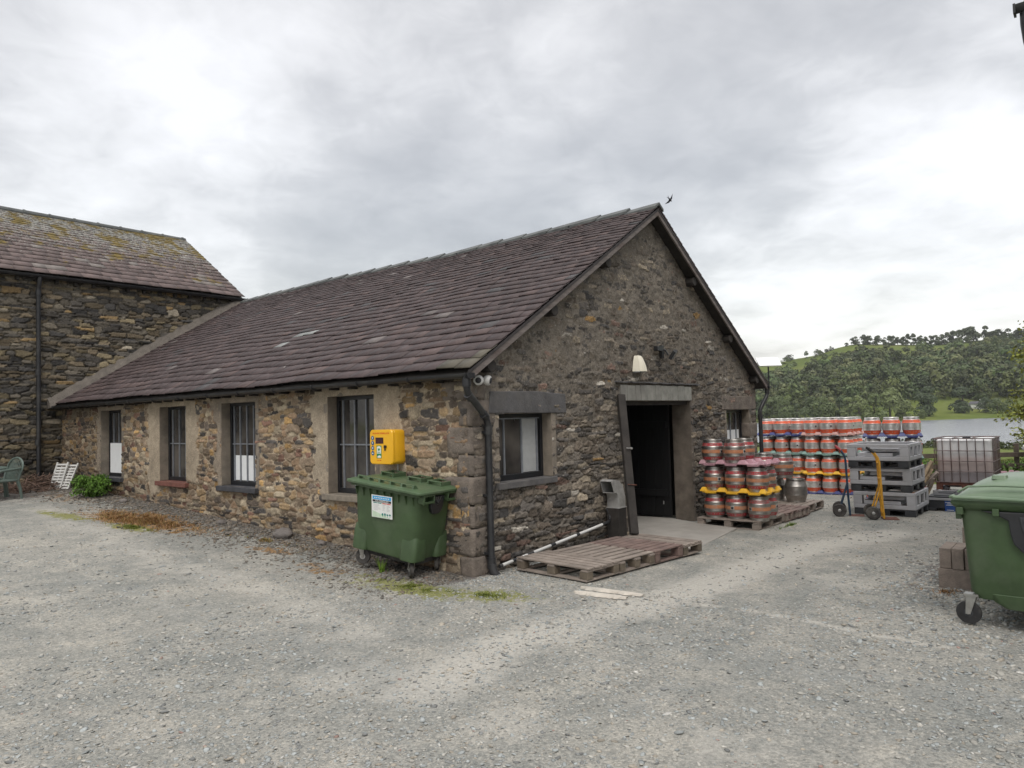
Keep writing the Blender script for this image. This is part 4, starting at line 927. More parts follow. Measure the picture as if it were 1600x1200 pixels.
# corner of the building at the top right
nb=thing('neighbour_building','corner of a slate roofed building with black gutter at the top right edge','building',(0,0,0))
def neighbour():
    b=MB(); b.box((2.16,-12,-.3),(9,-5.72,5.6)); b.build('wall','quoin',nb)
    b=MB(); b.hexa([(1.90,-12,5.72),(1.90,-5.56,5.72),(5.5,-5.56,8.0),(5.5,-12,8.0)],[(1.90,-12,5.80),(1.90,-5.56,5.80),(5.5,-5.56,8.1),(5.5,-12,8.1)])
    b.hexa([(1.93,-12,5.81),(1.93,-5.54,5.81),(2.3,-5.54,6.05),(2.3,-12,6.05)],[(1.93,-12,5.835),(1.93,-5.54,5.835),(2.3,-5.54,6.08),(2.3,-12,6.08)]); b.build('roof','dark_slate',nb)
    b=MB(); n=10
    b.loft([[Vector((1.90+.06*math.cos(a),y,5.70+.07*math.sin(a))) for a in np.linspace(math.pi,2*math.pi,n)]+[Vector((1.90+.05*math.cos(a),y,5.70+.06*math.sin(a))) for a in np.linspace(2*math.pi,math.pi,n)] for y in (-12,-5.48)]); b.box((1.84,-5.49,5.62),(1.96,-5.47,5.71))
    b.build('gutter','black_plastic',nb,smooth=True)
    b=MB(); b.tube([(1.93,-5.56,5.64),(1.93,-5.56,5.52),(1.98,-5.57,5.38),(2.0,-5.60,5.2),(2.0,-5.62,0)],.045,12); b.build('downpipe','black_plastic',nb,smooth=True)
neighbour()

# ------------------------------------------------------------------ casks and their trays
def cask_body(kind):
    prof=[(.120,.0),(.148,.0),(.152,.008),(.152,.030),(.150,.036),(.160,.06),(.169,.085),(.176,.112),(.184,.126),(.186,.134),(.184,.142),(.183,.150),(.185,.175),(.186,.205),(.185,.235),(.183,.260),(.184,.268),(.186,.276),(.184,.284),(.176,.298),(.169,.325),(.160,.35),(.151,.374),(.152,.380),(.152,.402),(.148,.410),(.141,.410),(.139,.402),(.139,.385),(.125,.378),(.05,.384),(.0001,.386)]
    mis=[0]*(len(prof)-1)
    def band(z0,z1,m):
        for i in range(len(prof)-1):
            zc=(prof[i][1]+prof[i+1][1])/2
            if z0<zc<z1 and i<25: mis[i]=m
    if kind=='orange': band(.045,.130,1); band(.280,.362,1)
    elif kind=='red': band(.06,.112,1); band(.298,.35,1); band(.175,.235,2)
    elif kind=='worn': band(.06,.112,1); band(.298,.35,1); band(.175,.235,2)
    b=MB(); b.lathe(prof,28,mis=mis); return b
def make_cask(kind,name,label,group):
    t=thing(name,label,'cask',(0,0,0),(0,0,0),group)
    mm={'orange':['steel','paint_orange_bright','paint_orange_bright'],'red':['steel_dull','paint_red','paint_orange'],'worn':['steel_dull','paint_red_worn','paint_orange'],'plain':['steel_dull','steel_dull','steel_dull']}[kind]
    cask_body(kind).build('body',mm,t,smooth=True,ang=50)
    b=MB(); b.box((-.032,-.1895,.172),(.032,-.176,.238)); bg=b.build('bung_plate','steel',t,bev=.004)
    b=MB(); b.cyl((0,-.194,.205),(0,-.184,.205),.021,14); b.build('bung_hole','ink_black',bg)
    for s in (0,math.pi):
        b=MB(); b.box((-.04,-.1545,.384),(.04,-.150,.397),Matrix.Rotation(s+.5,4,'Z')); b.build('hand_slot','ink_black',t)
    if kind in('red','worn','orange'):
        # lettering worn into the bands: short pale marks
        b=MB(); rng=random.Random(3); r0=.1735
        for z,rr_,tilt in ((.086,.1698,1),(.324,.1698,-1)):
            a=-2.6
            while a<3.0:
                w=rng.uniform(.03,.07)
                if rng.random()<.55:
                    M=Matrix.Rotation(a,4,'Z'); b.box((rr_-.001,-w*.07,z-.010),(rr_+.0022,w*.07,z+.010),M)
                a+=w+.05
        b.build('lettering','tray_rose' if kind=='orange' else 'steel_dull',t)
    return t
GROUPS={'orange':'orange banded casks stacked behind the barn corner','red':'red and orange banded casks stacked by the gable','grey':'orange banded casks stacked behind the grey pallet boxes','loose':'taller steel casks loose on the pallets'}
proto={k:make_cask(k,'steel_cask','x','x') for k in ('orange','red','worn','plain')}
index_kids(); used_proto=set()
def place(protos,key,loc,rot,label,group,scale=None,cat=None):
    src=protos[key]
    if key+src.name in used_proto: o=copy_tree(src)
    else: used_proto.add(key+src.name); o=src
    o.location=loc; o.rotation_euler=rot if not isinstance(rot,(int,float)) else (0,0,rot)
    o['label']=label; o['group']=group
    if scale: o.scale=scale
    return o
def make_tray(mat,nx,ny,p,label,group):
    """plastic cask tray: pockets that take the casks with trapezoid lugs standing up between them"""
    t=thing('cask_tray',label,'cask tray',(0,0,0),(0,0,0),group)
    b=MB(); L,Wd=nx*p,ny*p
    def fr(cx,cy,a,c,z0,z1,k=.55,ky=None):
        ky=ky or k
        b.hexa([(cx-a,cy-c,z0),(cx+a,cy-c,z0),(cx+a,cy+c,z0),(cx-a,cy+c,z0)],[(cx-a*k,cy-c*ky,z1),(cx+a*k,cy-c*ky,z1),(cx+a*k,cy+c*ky,z1),(cx-a*k,cy+c*ky,z1)])
    b.box((-L/2,-Wd/2,.012),(L/2,Wd/2,.022))
    for i in range(nx+1):
        for j in range(ny+1):
            x=-L/2+i*p; y=-Wd/2+j*p; a=.085 if 0<i<nx else .06; c=.085 if 0<j<ny else .06
            x=min(max(x,-L/2+.06),L/2-.06); y=min(max(y,-Wd/2+.06),Wd/2-.06)
            fr(x,y,a,c,.022,.082,.5)
    for i in range(nx):
        for j in range(ny):
            x=-L/2+(i+.5)*p; y=-Wd/2+(j+.5)*p; fr(x,y,.085,.085,.012,-.020,.8)
            if j in(0,ny-1): fr(x,(-Wd/2+.03) if j==0 else Wd/2-.03,.11,.03,.012,-.018,.85)
            if i in(0,nx-1): fr((-L/2+.03) if i==0 else L/2-.03,y,.03,.11,.012,-.018,.85)
    b.build('moulded_sheet',mat,t,bev=.004); return t
PITCH=.475
rng=random.Random(11)
def stack(x0,y0,z0,nx,ny,p,tiers,trays,rotz,grp,desc,kindf,skip=None,dzb=.03,colname=None):
    """x0,y0 = centre of first cask (front row, left column as seen from the yard); columns run towards -y, rows towards +x"""
    R_=Matrix.Rotation(rotz,4,'Z'); tn={0:'bottom',1:'second',2:'third',3:'topmost'} if tiers==4 else {0:'bottom',1:'middle',2:'top'}
    rown={0:'front row',1:'second row',2:'rear row'}
    for k in range(tiers):
        for i in range(nx):
            for j in range(ny):
                if skip and skip(k,i,j): continue
                d=R_@Vector((i*p,-j*p,0)); j1,j2=rng.uniform(-.012,.012),rng.uniform(-.012,.012)
                kind=kindf(k,i,j)
                lab='%s cask, %s from left, %s, %s tier, %s'%({'orange':'orange banded','red':'red and orange banded','worn':'faded red banded','plain':'plain dull'}[kind],ORD[j+1],rown[i],tn[k],desc)
                place(proto,kind,(x0+d.x+j1,y0+d.y+j2,z0+k*PITCH),rng.uniform(0,6.28) if not (k,i,j) in FACE else FACE[(k,i,j)],lab,grp)
    for (k,mat) in trays:
        cx=Vector(((nx-1)/2*p,-(ny-1)/2*p,0)); d=R_@cx
        col={'tray_yellow':'yellow','tray_pink':'pink','tray_rose':'dusty rose','tray_blue':'dark blue','tray_mint':'pale mint green'}[mat]
        t=make_tray(mat,nx,ny,p,'%s plastic tray %s, %s'%(col,'under the bottom tier' if k==0 else 'between %s and %s tiers'%(tn[k-1],tn[k]),desc),'plastic trays between the casks')
        t.location=(x0+d.x,y0+d.y,z0+k*PITCH-.022 if k else z0-.022); t.rotation_euler=(0,0,rotz)
FACE={}
zr=-.20
stack(12.2,-.23,zr+.04,3,3,.395,4,[(0,'tray_blue'),(1,'tray_yellow'),(2,'tray_mint'),(3,'tray_rose')],0,GROUPS['orange'],'stack nearest grey boxes',lambda k,i,j:'orange')
stack(12.55,1.02,zr+.03,3,3,.395,4,[(0,'tray_blue'),(1,'tray_yellow'),(2,'tray_mint'),(3,'tray_blue')],0,GROUPS['orange'],'stack touching barn corner',lambda k,i,j:'orange')
stack(11.25,-1.84,zr+.03,2,3,.395,4,[(0,'tray_blue'),(1,'tray_yellow'),(2,'tray_mint'),(3,'tray_blue')],R(12),GROUPS['grey'],'stack behind grey boxes',lambda k,i,j:'orange')
# gable stack: 3 x 3 casks on a pallet; top tier only three
F0=-math.pi*.5
FACE={(0,0,0):2.6,(0,0,1):-1.9,(0,0,2):-2.4,(1,0,0):-1.05,(1,0,1):-.55,(1,0,2):2.4,(2,0,0):-.6,(2,0,1):-.5,(1,1,2):-.3}
for kk in FACE: FACE[kk]=FACE[kk]+.35
kf=lambda k,i,j:'red' if (k+i+j*2)%3!=1 else 'worn'
zb=.055
stack(5.58,-.60,zb,2,3,.385,3,[(1,'tray_yellow'),(2,'tray_pink')],0,GROUPS['red'],'stack beside the doorway',kf,skip=lambda k,i,j:k==2 and (j>1 or (i==1 and j==0)))
FACE={}
lz=.030
lk=[(8.50,-1.02,lz,1.0,'plain','plain dull cask, front right of the lower loose casks on the pallet deck'),(8.60,-.56,lz,2.2,'plain','plain dull cask, left of the lower loose casks on the pallet deck'),(8.42,-.80,lz+.49,.2,'worn','faded red banded tall cask standing on top of the lower loose casks'),(8.66,-.33,lz+.49,1.2,'red','red banded tall cask half hidden by the barn downpipe'),(8.95,-.34,lz,1.2,'plain','plain dull cask under the half hidden red banded tall cask')]
for x,y,z,a,k,l in lk: place(proto,k,(x,y,z),a,l,GROUPS['loose'],(1.17,1.17,1.17))
place(proto,'red',(11.36,-2.68,-.19),.4,'red banded cask in the gap between grey boxes and split timber',GROUPS['loose'])
t=make_tray('tray_pink',2,2,.36,'pink plastic cask tray lying beyond the big green bin near the fence','plastic trays between the casks'); t.location=(15.2,-3.88,g1(15.2,-4)+.345); t.rotation_euler=(0,0,.5)
t=thing('plastic_crate','low dark plastic crate under the pink tray near the fence','crate',(15.2,-3.88,g1(15.2,-4)-.02),(0,0,.5))
b=MB(); b.box((-.36,-.36,0),(.36,.36,.05)); [b.box((sx*.36-.03,-.36,0.051),(sx*.36+.03,.36,.33)) for sx in (-1,1)]; [b.box((-.329,sy*.36-.03,0.051),(.329,sy*.36+.03,.33)) for sy in (-1,1)]; b.build('tub','box_dark',t,bev=.01)

# ------------------------------------------------------------------ wooden pallets
def pallet(label,loc,rotz,L,D,slat_dir,nslat,mat,blk,nbx=3,nby=3,group='wooden pallets along the gable',H=.150,gap=.027,bottoms=True,seed=1):
    """L along local x, D along local y"""
    t=thing('wooden_pallet',label,'pallet',loc,(0,0,rotz),group); rg=random.Random(seed)
    b=MB(); span=D if slat_dir=='x' else L; w=span/nslat
    for k in range(nslat):
        a=k*w+gap/2+rg.uniform(-.004,.004); c=(k+1)*w-gap/2; z0=H-.02+rg.uniform(-.002,.003); z1=H+rg.uniform(-.002,.003); e0=rg.uniform(-.012,.006); e1=rg.uniform(-.006,.012)
        if slat_dir=='x': b.box((e0,a,z0),(L+e1,c,z1))
        else: b.box((a,e0,z0),(c,D+e1,z1))
    b.build('deck',mat,t,bev=.003)
    b=MB()
    if slat_dir=='x':
        for i in range(nbx):
            x=(L-.10)*i/(nbx-1)
            if i: b=MB()
            b.box((x,0,H-.042),(x+.10,D,H-.0235))
            if i<nbx-1: b.build('stringer_board',mat,t)
    else:
        for i in range(nby):
            y=(D-.10)*i/(nby-1)
            if i: b=MB()
            b.box((0,y,H-.042),(L,y+.10,H-.0235))
            if i<nby-1: b.build('stringer_board',mat,t)
    b.build('stringer_board',mat,t)
    for i in range(nbx):
        for j in range(nby):
            x=(L-.11)*i/(nbx-1); y=(D-.13)*j/(nby-1)
            b=MB(); b.box((x+.004,y+.004,.0185),(x+.106,y+.126,H-.0435)); b.build('block',blk,t,bev=.005)
    if bottoms:
        b=MB()
        for j in range(nby): y=(D-.12)*j/(nby-1); b.box((-.005,y+.012,0),(L+.005,y+.105,.0175))
        for i in (0,nbx-1): x=(L-.10)*i/(nbx-1); b.box((x,.02,-.0005),(x+.09,D-.02,.0172))
        b.build('bottom_board',mat,t)
    return t
a0=R(-5.5); ux,uy=math.cos(a0),math.sin(a0); ox,oy=.42,-1.36
def along(u): return (ox+ux*u,oy+uy*u,.012-.010*u)
pallet('weathered pallet at the near end of the row by the downpipe',along(0),a0,.60,1.13,'y',5,'pallet_wood','pallet_block',2,3,seed=1)
pallet('weathered pallet second in the row, slats running along the wall with wide gaps',along(.62),a0,.72,1.10,'x',8,'pallet_wood','pallet_block',3,3,gap=.042,seed=2)
pallet('red-edged pallet third in the row in front of the metal duct',along(1.36),a0,.64,1.10,'x',9,'pallet_red','pallet_red',2,3,gap=.022,H=.157,seed=3)
pallet('weathered pallet at the far end of the row against the doorway slab',along(2.02),a0,.46,1.06,'y',5,'pallet_wood','pallet_block',2,3,seed=4)
pz=-.085
pallet('dark weathered pallet carrying the gable cask stack',(5.36,-1.45,pz),0,1.20,1.10,'y',7,'pallet_wood','pallet_wood',3,3,seed=5)
pallet('worn reddish pallet under the loose casks right of the gable stack',(6.59,-1.48,pz-.006),0,.62,1.2,'x',8,'pallet_red','pallet_wood',3,3,seed=6)
pallet('reddish weathered pallet at the far right end by the barn corner',(7.23,-1.50,pz-.012),0,.62,1.2,'x',8,'pallet_red','pallet_wood',3,3,seed=7)
pallet('weathered pallet farthest along the gable carrying the loose tall casks',(7.88,-1.40,-.11),0,1.15,1.25,'x',8,'pallet_wood','pallet_wood',3,3,seed=8)
# concrete slab at the doorway
b=MB(); P=[(3.60,-.02),(3.60,.34),(3.62,2.6),(5.60,2.6),(5.75,.34),(5.42,-.35),(5.22,-1.12),(3.2,-1.36),(3.0,-.6)]
b.prism([(x,y,-.30) for x,y in P],(0,0,.262)); struct(b.build('concrete_path','concrete',bev=.01))
# pale streaks of old paint on the ground
for k,(x0,y0_,x1,y1_,w) in enumerate(((.20,-1.42,.26,-2.16,.10),(-.02,-1.48,.06,-2.08,.12))):
    rg=np.random.default_rng(k); n=26; vs=[];
    for i in range(n+1):
        s=i/n; x=x0+(x1-x0)*s; y=y0_+(y1_-y0_)*s; ww=w*(.35+.65*math.sin(min(1,s*5)*1.57)*math.sin(min(1,(1-s)*4)*1.57))*(.8+.4*rg.random())
        z=g1(x,y)+.022
        vs+=[(x-ww/2+rg.normal()*.006,y,z-.02),(x-ww/3,y,z),(x+ww/3,y,z),(x+ww/2+rg.normal()*.006,y,z-.02)]
    fs=[(i*4+j,i*4+j+1,i*4+5+j,i*4+4+j) for i in range(n) for j in range(3)]
    b=MB(); b.add(vs,fs); o=struct(b.build('ground_marking','pale_dust'))

# ------------------------------------------------------------------ wheeled bins
def caster(parent,x,y,r=.10,swivel=0,z0=.0,h=.25,dusty=True):
    c=bpy.data.objects.new('caster',None); 
    M=Matrix.Translation((x,y,0))@Matrix.Rotation(swivel,4,'Z')
    b=MB(); b.add([],[])
    n=24; b.lathe([(r*.62,-.022),(r*.97,-.022),(r,-.014),(r,.014),(r*.97,.022),(r*.62,.022)],n,M=M@Matrix.Translation((.035,0,z0+r))@Matrix.Rotation(math.pi/2,4,'X'))
    w=b.build('wheel','tyre_dusty' if dusty else 'rubber',parent,smooth=True)
    b=MB(); b.lathe([(r*.2,-.025),(r*.60,-.018),(r*.60,.018),(r*.2,.025)],16,M=M@Matrix.Translation((.035,0,z0+r))@Matrix.Rotation(math.pi/2,4,'X')); b.build('hub','box_dark' if not dusty else 'galv',w,smooth=True)
    b=MB()
    for s in (-1,1):
        pts=[(-.035,s*.030,z0+h),(.045,s*.030,z0+h),(.055,s*.030,z0+r*.9),(.018,s*.030,z0+r*.9)]
        b.prism([M@Vector(p) for p in pts],M.to_3x3()@Vector((0,s*.005,0)))
    b.box((-.05,-.045,z0+h-.004),(.06,.045,z0+h+.014),M); b.cyl(M@Vector((.035,-.04,z0+r)),M@Vector((.035,.04,z0+r)),.012)
    b.build('wheel_fork','zinc',parent)
def text(name,body,size,mat,parent,loc,rot,extrude=.0006,align='CENTER',sx=1):
    cu=bpy.data.curves.new(name,'FONT'); cu.body=body; cu.size=size; cu.extrude=extrude; cu.align_x=align; cu.align_y='CENTER'
    tmp=bpy.data.objects.new(name+'_c',cu); COL.objects.link(tmp); dg=bpy.context.evaluated_depsgraph_get(); me=bpy.data.meshes.new_from_object(tmp.evaluated_get(dg)); bpy.data.objects.remove(tmp)
    me.materials.clear(); me.materials.append(MATS[mat]); o=bpy.data.objects.new(name,me); COL.objects.link(o); o.parent=parent; o.location=loc; o.rotation_euler=rot; o.scale=(sx,1,1); return o
def bin_left():
    D,L,H=.742,1.113,1.0
    t=thing('wheeled_bin','green four-wheeled flat-lidded bin with white label standing against the long barn wall','bin',(-.695,.332,.015),(R(6.9),0,R(6.4)))
    b=MB()
    z0=.20
    b.loft([rrect(.10,.10,D-.09,L-.10,.07,z0),rrect(.09,.09,D-.08,L-.09,.08,z0+.04),rrect(.085,.06,D-.07,L-.07,.09,.40),rrect(.04,.035,D-.04,L-.035,.09,H-.02),rrect(.0,.0,D,L,.04,H-.02),rrect(.0,.0,D,L,.04,H+.012)])
    # wheel housings bulge at the corners
    for (xa,ya,xb,yb) in ((.03,.02,.30,.30),(.03,L-.30,.30,L-.04),(D-.30,.02,D-.03,.30),(D-.30,L-.30,D-.03,L-.04)):
        b.loft([rrect(xa+.02,ya+.02,xb-.02,yb-.02,.05,z0),rrect(xa+.02,ya+.015,xb-.02,yb-.015,.05,z0+.03),rrect(xa+.045,ya+.03,xb,yb,.05,.42),rrect(xa+.07,ya+.05,xb,yb,.05,.50)])
    # ribs under the rim
    for y in np.linspace(.10,L-.10,9): b.hexa([(.0,y-.006,H-.03),(.05,y-.006,H-.03),(.05,y-.006,H-.13),(.04,y-.006,H-.13)],[(.0,y+.006,H-.03),(.05,y+.006,H-.03),(.05,y+.006,H-.13),(.04,y+.006,H-.13)])
    # end rim brackets (open boxes either side of the trunnion)
    for xa in (.05,D-.25):
        b.box((xa,-.055,H-.01),(xa+.20,.0,H+.012)); b.box((xa,-.055,H-.09),(xa+.02,.04,H-.01)); b.box((xa+.18,-.055,H-.09),(xa+.20,.04,H-.01)); b.box((xa,-.055,H-.10),(xa+.20,-.035,H-.07)); b.box((xa+.02,-.055,H-.10),(xa+.18,.04,H-.085))
    b.build('body','green_plastic',t,smooth=True,bev=.004)
    b=MB(); b.loft([rrect(.16,.12,D-.15,L-.12,.06,.14),rrect(.13,.10,D-.12,L-.10,.06,.20)]); b.build('base_pan','rubber',t,smooth=True)
    # lid
    b=MB(); b.loft([rrect(-.03,-.05,D+.03,L+.03,.06,H+.014),rrect(-.045,-.065,D+.04,L+.045,.07,H+.020),rrect(-.045,-.065,D+.04,L+.045,.07,H+.045),rrect(-.02,-.04,D+.02,L+.02,.06,H+.052),rrect(.02,.0,D-.03,L-.02,.05,H+.068),rrect(.05,.05,D-.06,L-.05,.05,H+.066)])
    lid=b.build('lid','green_lid',t,smooth=True,bev=.003)
    b=MB()
    b.box((.035,.10,H+.098),(.062,L-.10,H+.110))
    for y in np.linspace(.10,L-.13,6): b.hexa([(.02,y,H+.06),(.12,y,H+.06),(.12,y+.03,H+.06),(.02,y+.03,H+.06)],[(.03,y+.004,H+.105),(.075,y+.004,H+.105),(.075,y+.026,H+.105),(.03,y+.026,H+.105)])
    for y in (.04,.36,L-.30):
        b.box((D-.28,y,H+.06),(D-.04,y+.02,H+.115)); b.box((D-.28,y+.20,H+.06),(D-.04,y+.22,H+.115)); b.box((D-.28,y,H+.105),(D-.24,y+.22,H+.118)); b.box((D-.08,y,H+.105),(D-.04,y+.22,H+.118))
    b.build('lid_handle','green_lid',lid,bev=.003)
    # trunnion
    b=MB(); cx=D/2
    b.prism([(cx-.12,.045,H-.03),(cx+.12,.045,H-.03),(cx+.115,.055,H-.17),(cx+.085,.058,H-.225),(cx+.04,.06,H-.25),(cx-.04,.06,H-.25),(cx-.085,.058,H-.225),(cx-.115,.055,H-.17)],(0,-.055,0)); b.cyl((cx,-.03,H-.10),(cx,.03,H-.10),.028); tr=b.build('trunnion','black_plastic',t,bev=.012)
    b=MB()
    for s in (-1,0,1): b.beam((cx+s*.045,-.010,H-.035),(cx+s*.012,-.010,H-.13),.008,.006)
    b.build('trunnion_rib','zinc',tr)
    caster(t,.13,.13,.095,.9); caster(t,.13,L-.15,.095,-1.2); caster(t,D-.13,.13,.095,.5); caster(t,D-.13,L-.15,.095,.3)
    # label
    b=MB(); b.box((.0,0,0),(.001,.31,.34)); lab=b.build('label','paper',t,loc=(.0375,.40,.655),rot=(R(-3),R(-3.8),0)); lab.scale=(1,1.08,.80)
    b=MB(); b.box((-.0006,.015,.275),(0,.295,.325)); b.build('header','label_blue',lab)
    b=MB(); b.box((-.0006,.015,.235),(0,.295,.268)); b.build('header','ink_black',lab)
    b=MB(); b.box((-.0006,.16,.215),(0,.285,.228)); b.build('header','teal',lab)
    b=MB(); b.box((-.0006,.022,.215),(0,.148,.228)); b.build('header','ink_red',lab)
    text('lettering','CO-MINGLED',.034,'paper',lab,(-.0012,.155,.2515),(R(90),0,R(-90)),sx=.95)
    b=MB()
    for k in range(9): b.box((-.0011,.045+k*.026,.292),(-.0004,.060+k*.026,.308))
    b.build('lettering','paper',lab)
    text('lettering','YES',.012,'paper',lab,(-.0012,.222,.2215),(R(90),0,R(-90))); text('lettering','NO',.012,'paper',lab,(-.0012,.085,.2215),(R(90),0,R(-90)))
    b=MB(); rg=random.Random(1)
    for c0,c1 in ((.165,.28),(.03,.085),(.095,.145)):
        for k in range(6): b.box((-.0005,c1-(c1-c0)*rg.uniform(.5,1),.112+k*.0165),(0,c1,.1165+k*.0165))
    b.build('lettering','box_grey',lab)
    b=MB(); b.add([(-.0005,.30,.005),(-.0005,.02,.005),(-.0005,.10,.04),(-.0005,.22,.075),(-.0005,.30,.10)],[(0,1,2,3,4)]); b.build('hill_print','pale_green',lab)
    b=MB()
    for k,yy in enumerate((.145,.108,.072,.035)): b.lathe([(.0001,0),(.0135,.002),(.0001,.003)],12,M=Matrix.Translation((-.001,yy,.058+.004*(k%2)))@Matrix.Rotation(R(-90),4,'Y')@Matrix.Scale(1.5 if k<2 else 1,4,(1,0,0))); b.box((-.001,yy-.002,.02),(-.0004,yy+.002,.05))
    b.build('tree_print','teal',lab)
bin_left()
def bin_right():
    D,L,H=1.06,1.36,1.05
    t=thing('wheeled_bin','large green domed-lid wheeled bin cut off by the right edge of the picture','bin',(.86,-4.93,0),(0,0,R(-91)))
    b=MB(); z0=.20
    b.loft([rrect(.10,.07,D-.10,L-.10,.07,z0+.03),rrect(.06,.045,D-.06,L-.06,.07,z0+.10),rrect(.02,.02,D-.02,L-.02,.06,H-.06),rrect(.0,.0,D,L,.05,H-.05),rrect(-.03,-.02,D+.03,L+.02,.05,H-.03),rrect(-.05,-.035,D+.05,L+.03,.05,H+.0),rrect(-.035,-.03,D+.04,L+.03,.05,H+.035)])
    b.loft([rrect(.30,.05,D-.30,L-.1,.07,z0-.03),rrect(.22,.045,D-.22,L-.06,.07,z0+.02),rrect(.18,.042,D-.18,L-.05,.07,z0+.09)])
    for xa in (.0,.26,.70,.96): b.box((xa,-.032,H-.095),(xa+.05,.03,H-.03))
    b.box((-.015,.02,H-.14),(.03,.06,H-.03))
    b.build('body','green_plastic',t,smooth=True,bev=.006)
    # domed lid: arched in local x, long in local y
    b=MB(); secs=[]
    def sec(y,sc,dz):
        out=[]; n=18
        for k in range(n+1):
            s=k/n; x=-.02+(D+.04)*s; a=abs(2*s-1); z=H+.045+ (.185*(1-a**3.2))*sc+dz; out.append(Vector((x,y,z)))
        for k in range(n,-1,-1):
            s=k/n; out.append(Vector((-.02+(D+.04)*s,y,H+.030+dz)))
        return out
    for y,sc in ((-.055,.0),(-.05,.10),(-.02,.42),(.06,.72),(.20,.92),(.5,1.0),(.9,.95),(1.2,.8),(L+.03,.55),(L+.05,.0)): secs.append(sec(y,sc,0))
    b.loft(secs); lid=b.build('lid','lid_pale',t,smooth=True,ang=60)
    b=MB(); b.tube([(-.035,.10,H+.05),(-.035,-.03,H+.055),(-.01,-.055,H+.055),(.3,-.062,H+.055),(.6,-.062,H+.05),(.85,-.062,H+.02),(D+.02,-.062,H+.0),(D+.03,.0,H+.0)],.016,8); b.build('lid_lip','lid_pale',lid,smooth=True)
    b=MB(); b.loft([rrect(.24,.18,.36,.30,.02,H+.20),rrect(.25,.19,.35,.29,.02,H+.232)]); b.tube([(.02,-.03,H+.10),(.10,-.045,H+.15),(.3,-.05,H+.165),(.7,-.05,H+.165),(.95,-.045,H+.14)],.010,6); b.build('lid_rib','lid_pale',lid,smooth=True)
    # black trunnion apron
    cx=D/2; b=MB(); pts=[]
    prof=[(.30,H-.062),(.24,H-.075)]
    L0=[(cx-.36,H-.055),(cx-.24,H-.085),(cx-.16,H-.13),(cx-.15,H-.24),(cx-.13,H-.32),(cx-.07,H-.385),(cx,H-.40),(cx+.07,H-.385),(cx+.13,H-.32),(cx+.15,H-.24),(cx+.16,H-.13),(cx+.22,H-.075),(cx+.30,H-.055)]
    b.prism([(x,.035,z) for x,z in L0],(0,-.05,0)); tr=b.build('trunnion','black_plastic',t,bev=.012)
    b=MB(); b.prism([(x,-.012,z) for x,z in ((cx-.085,H-.09),(cx+.085,H-.09),(cx+.065,H-.20),(cx+.03,H-.27),(cx-.03,H-.27),(cx-.065,H-.20))],(0,-.012,0)); b.cyl((cx,-.07,H-.245),(cx,0,H-.245),.035,18); b.build('trunnion_boss','box_dark',tr,bev=.008)
    b=MB()
    for s in (-.045,.045): b.cyl((cx+s,-.027,H-.13),(cx+s,-.0235,H-.13),.014,12)
    b.cyl((cx,-.073,H-.245),(cx,-.0695,H-.245),.02,14); b.build('bolt','ink_black',tr)
    caster(t,.07,.10,.097,math.pi/2+.1+1.4,dusty=False); caster(t,D-.12,.10,.10,.3,dusty=False); caster(t,.12,L-.15,.10,1.2,dusty=False); caster(t,D-.12,L-.15,.10,.6,dusty=False)
bin_right()

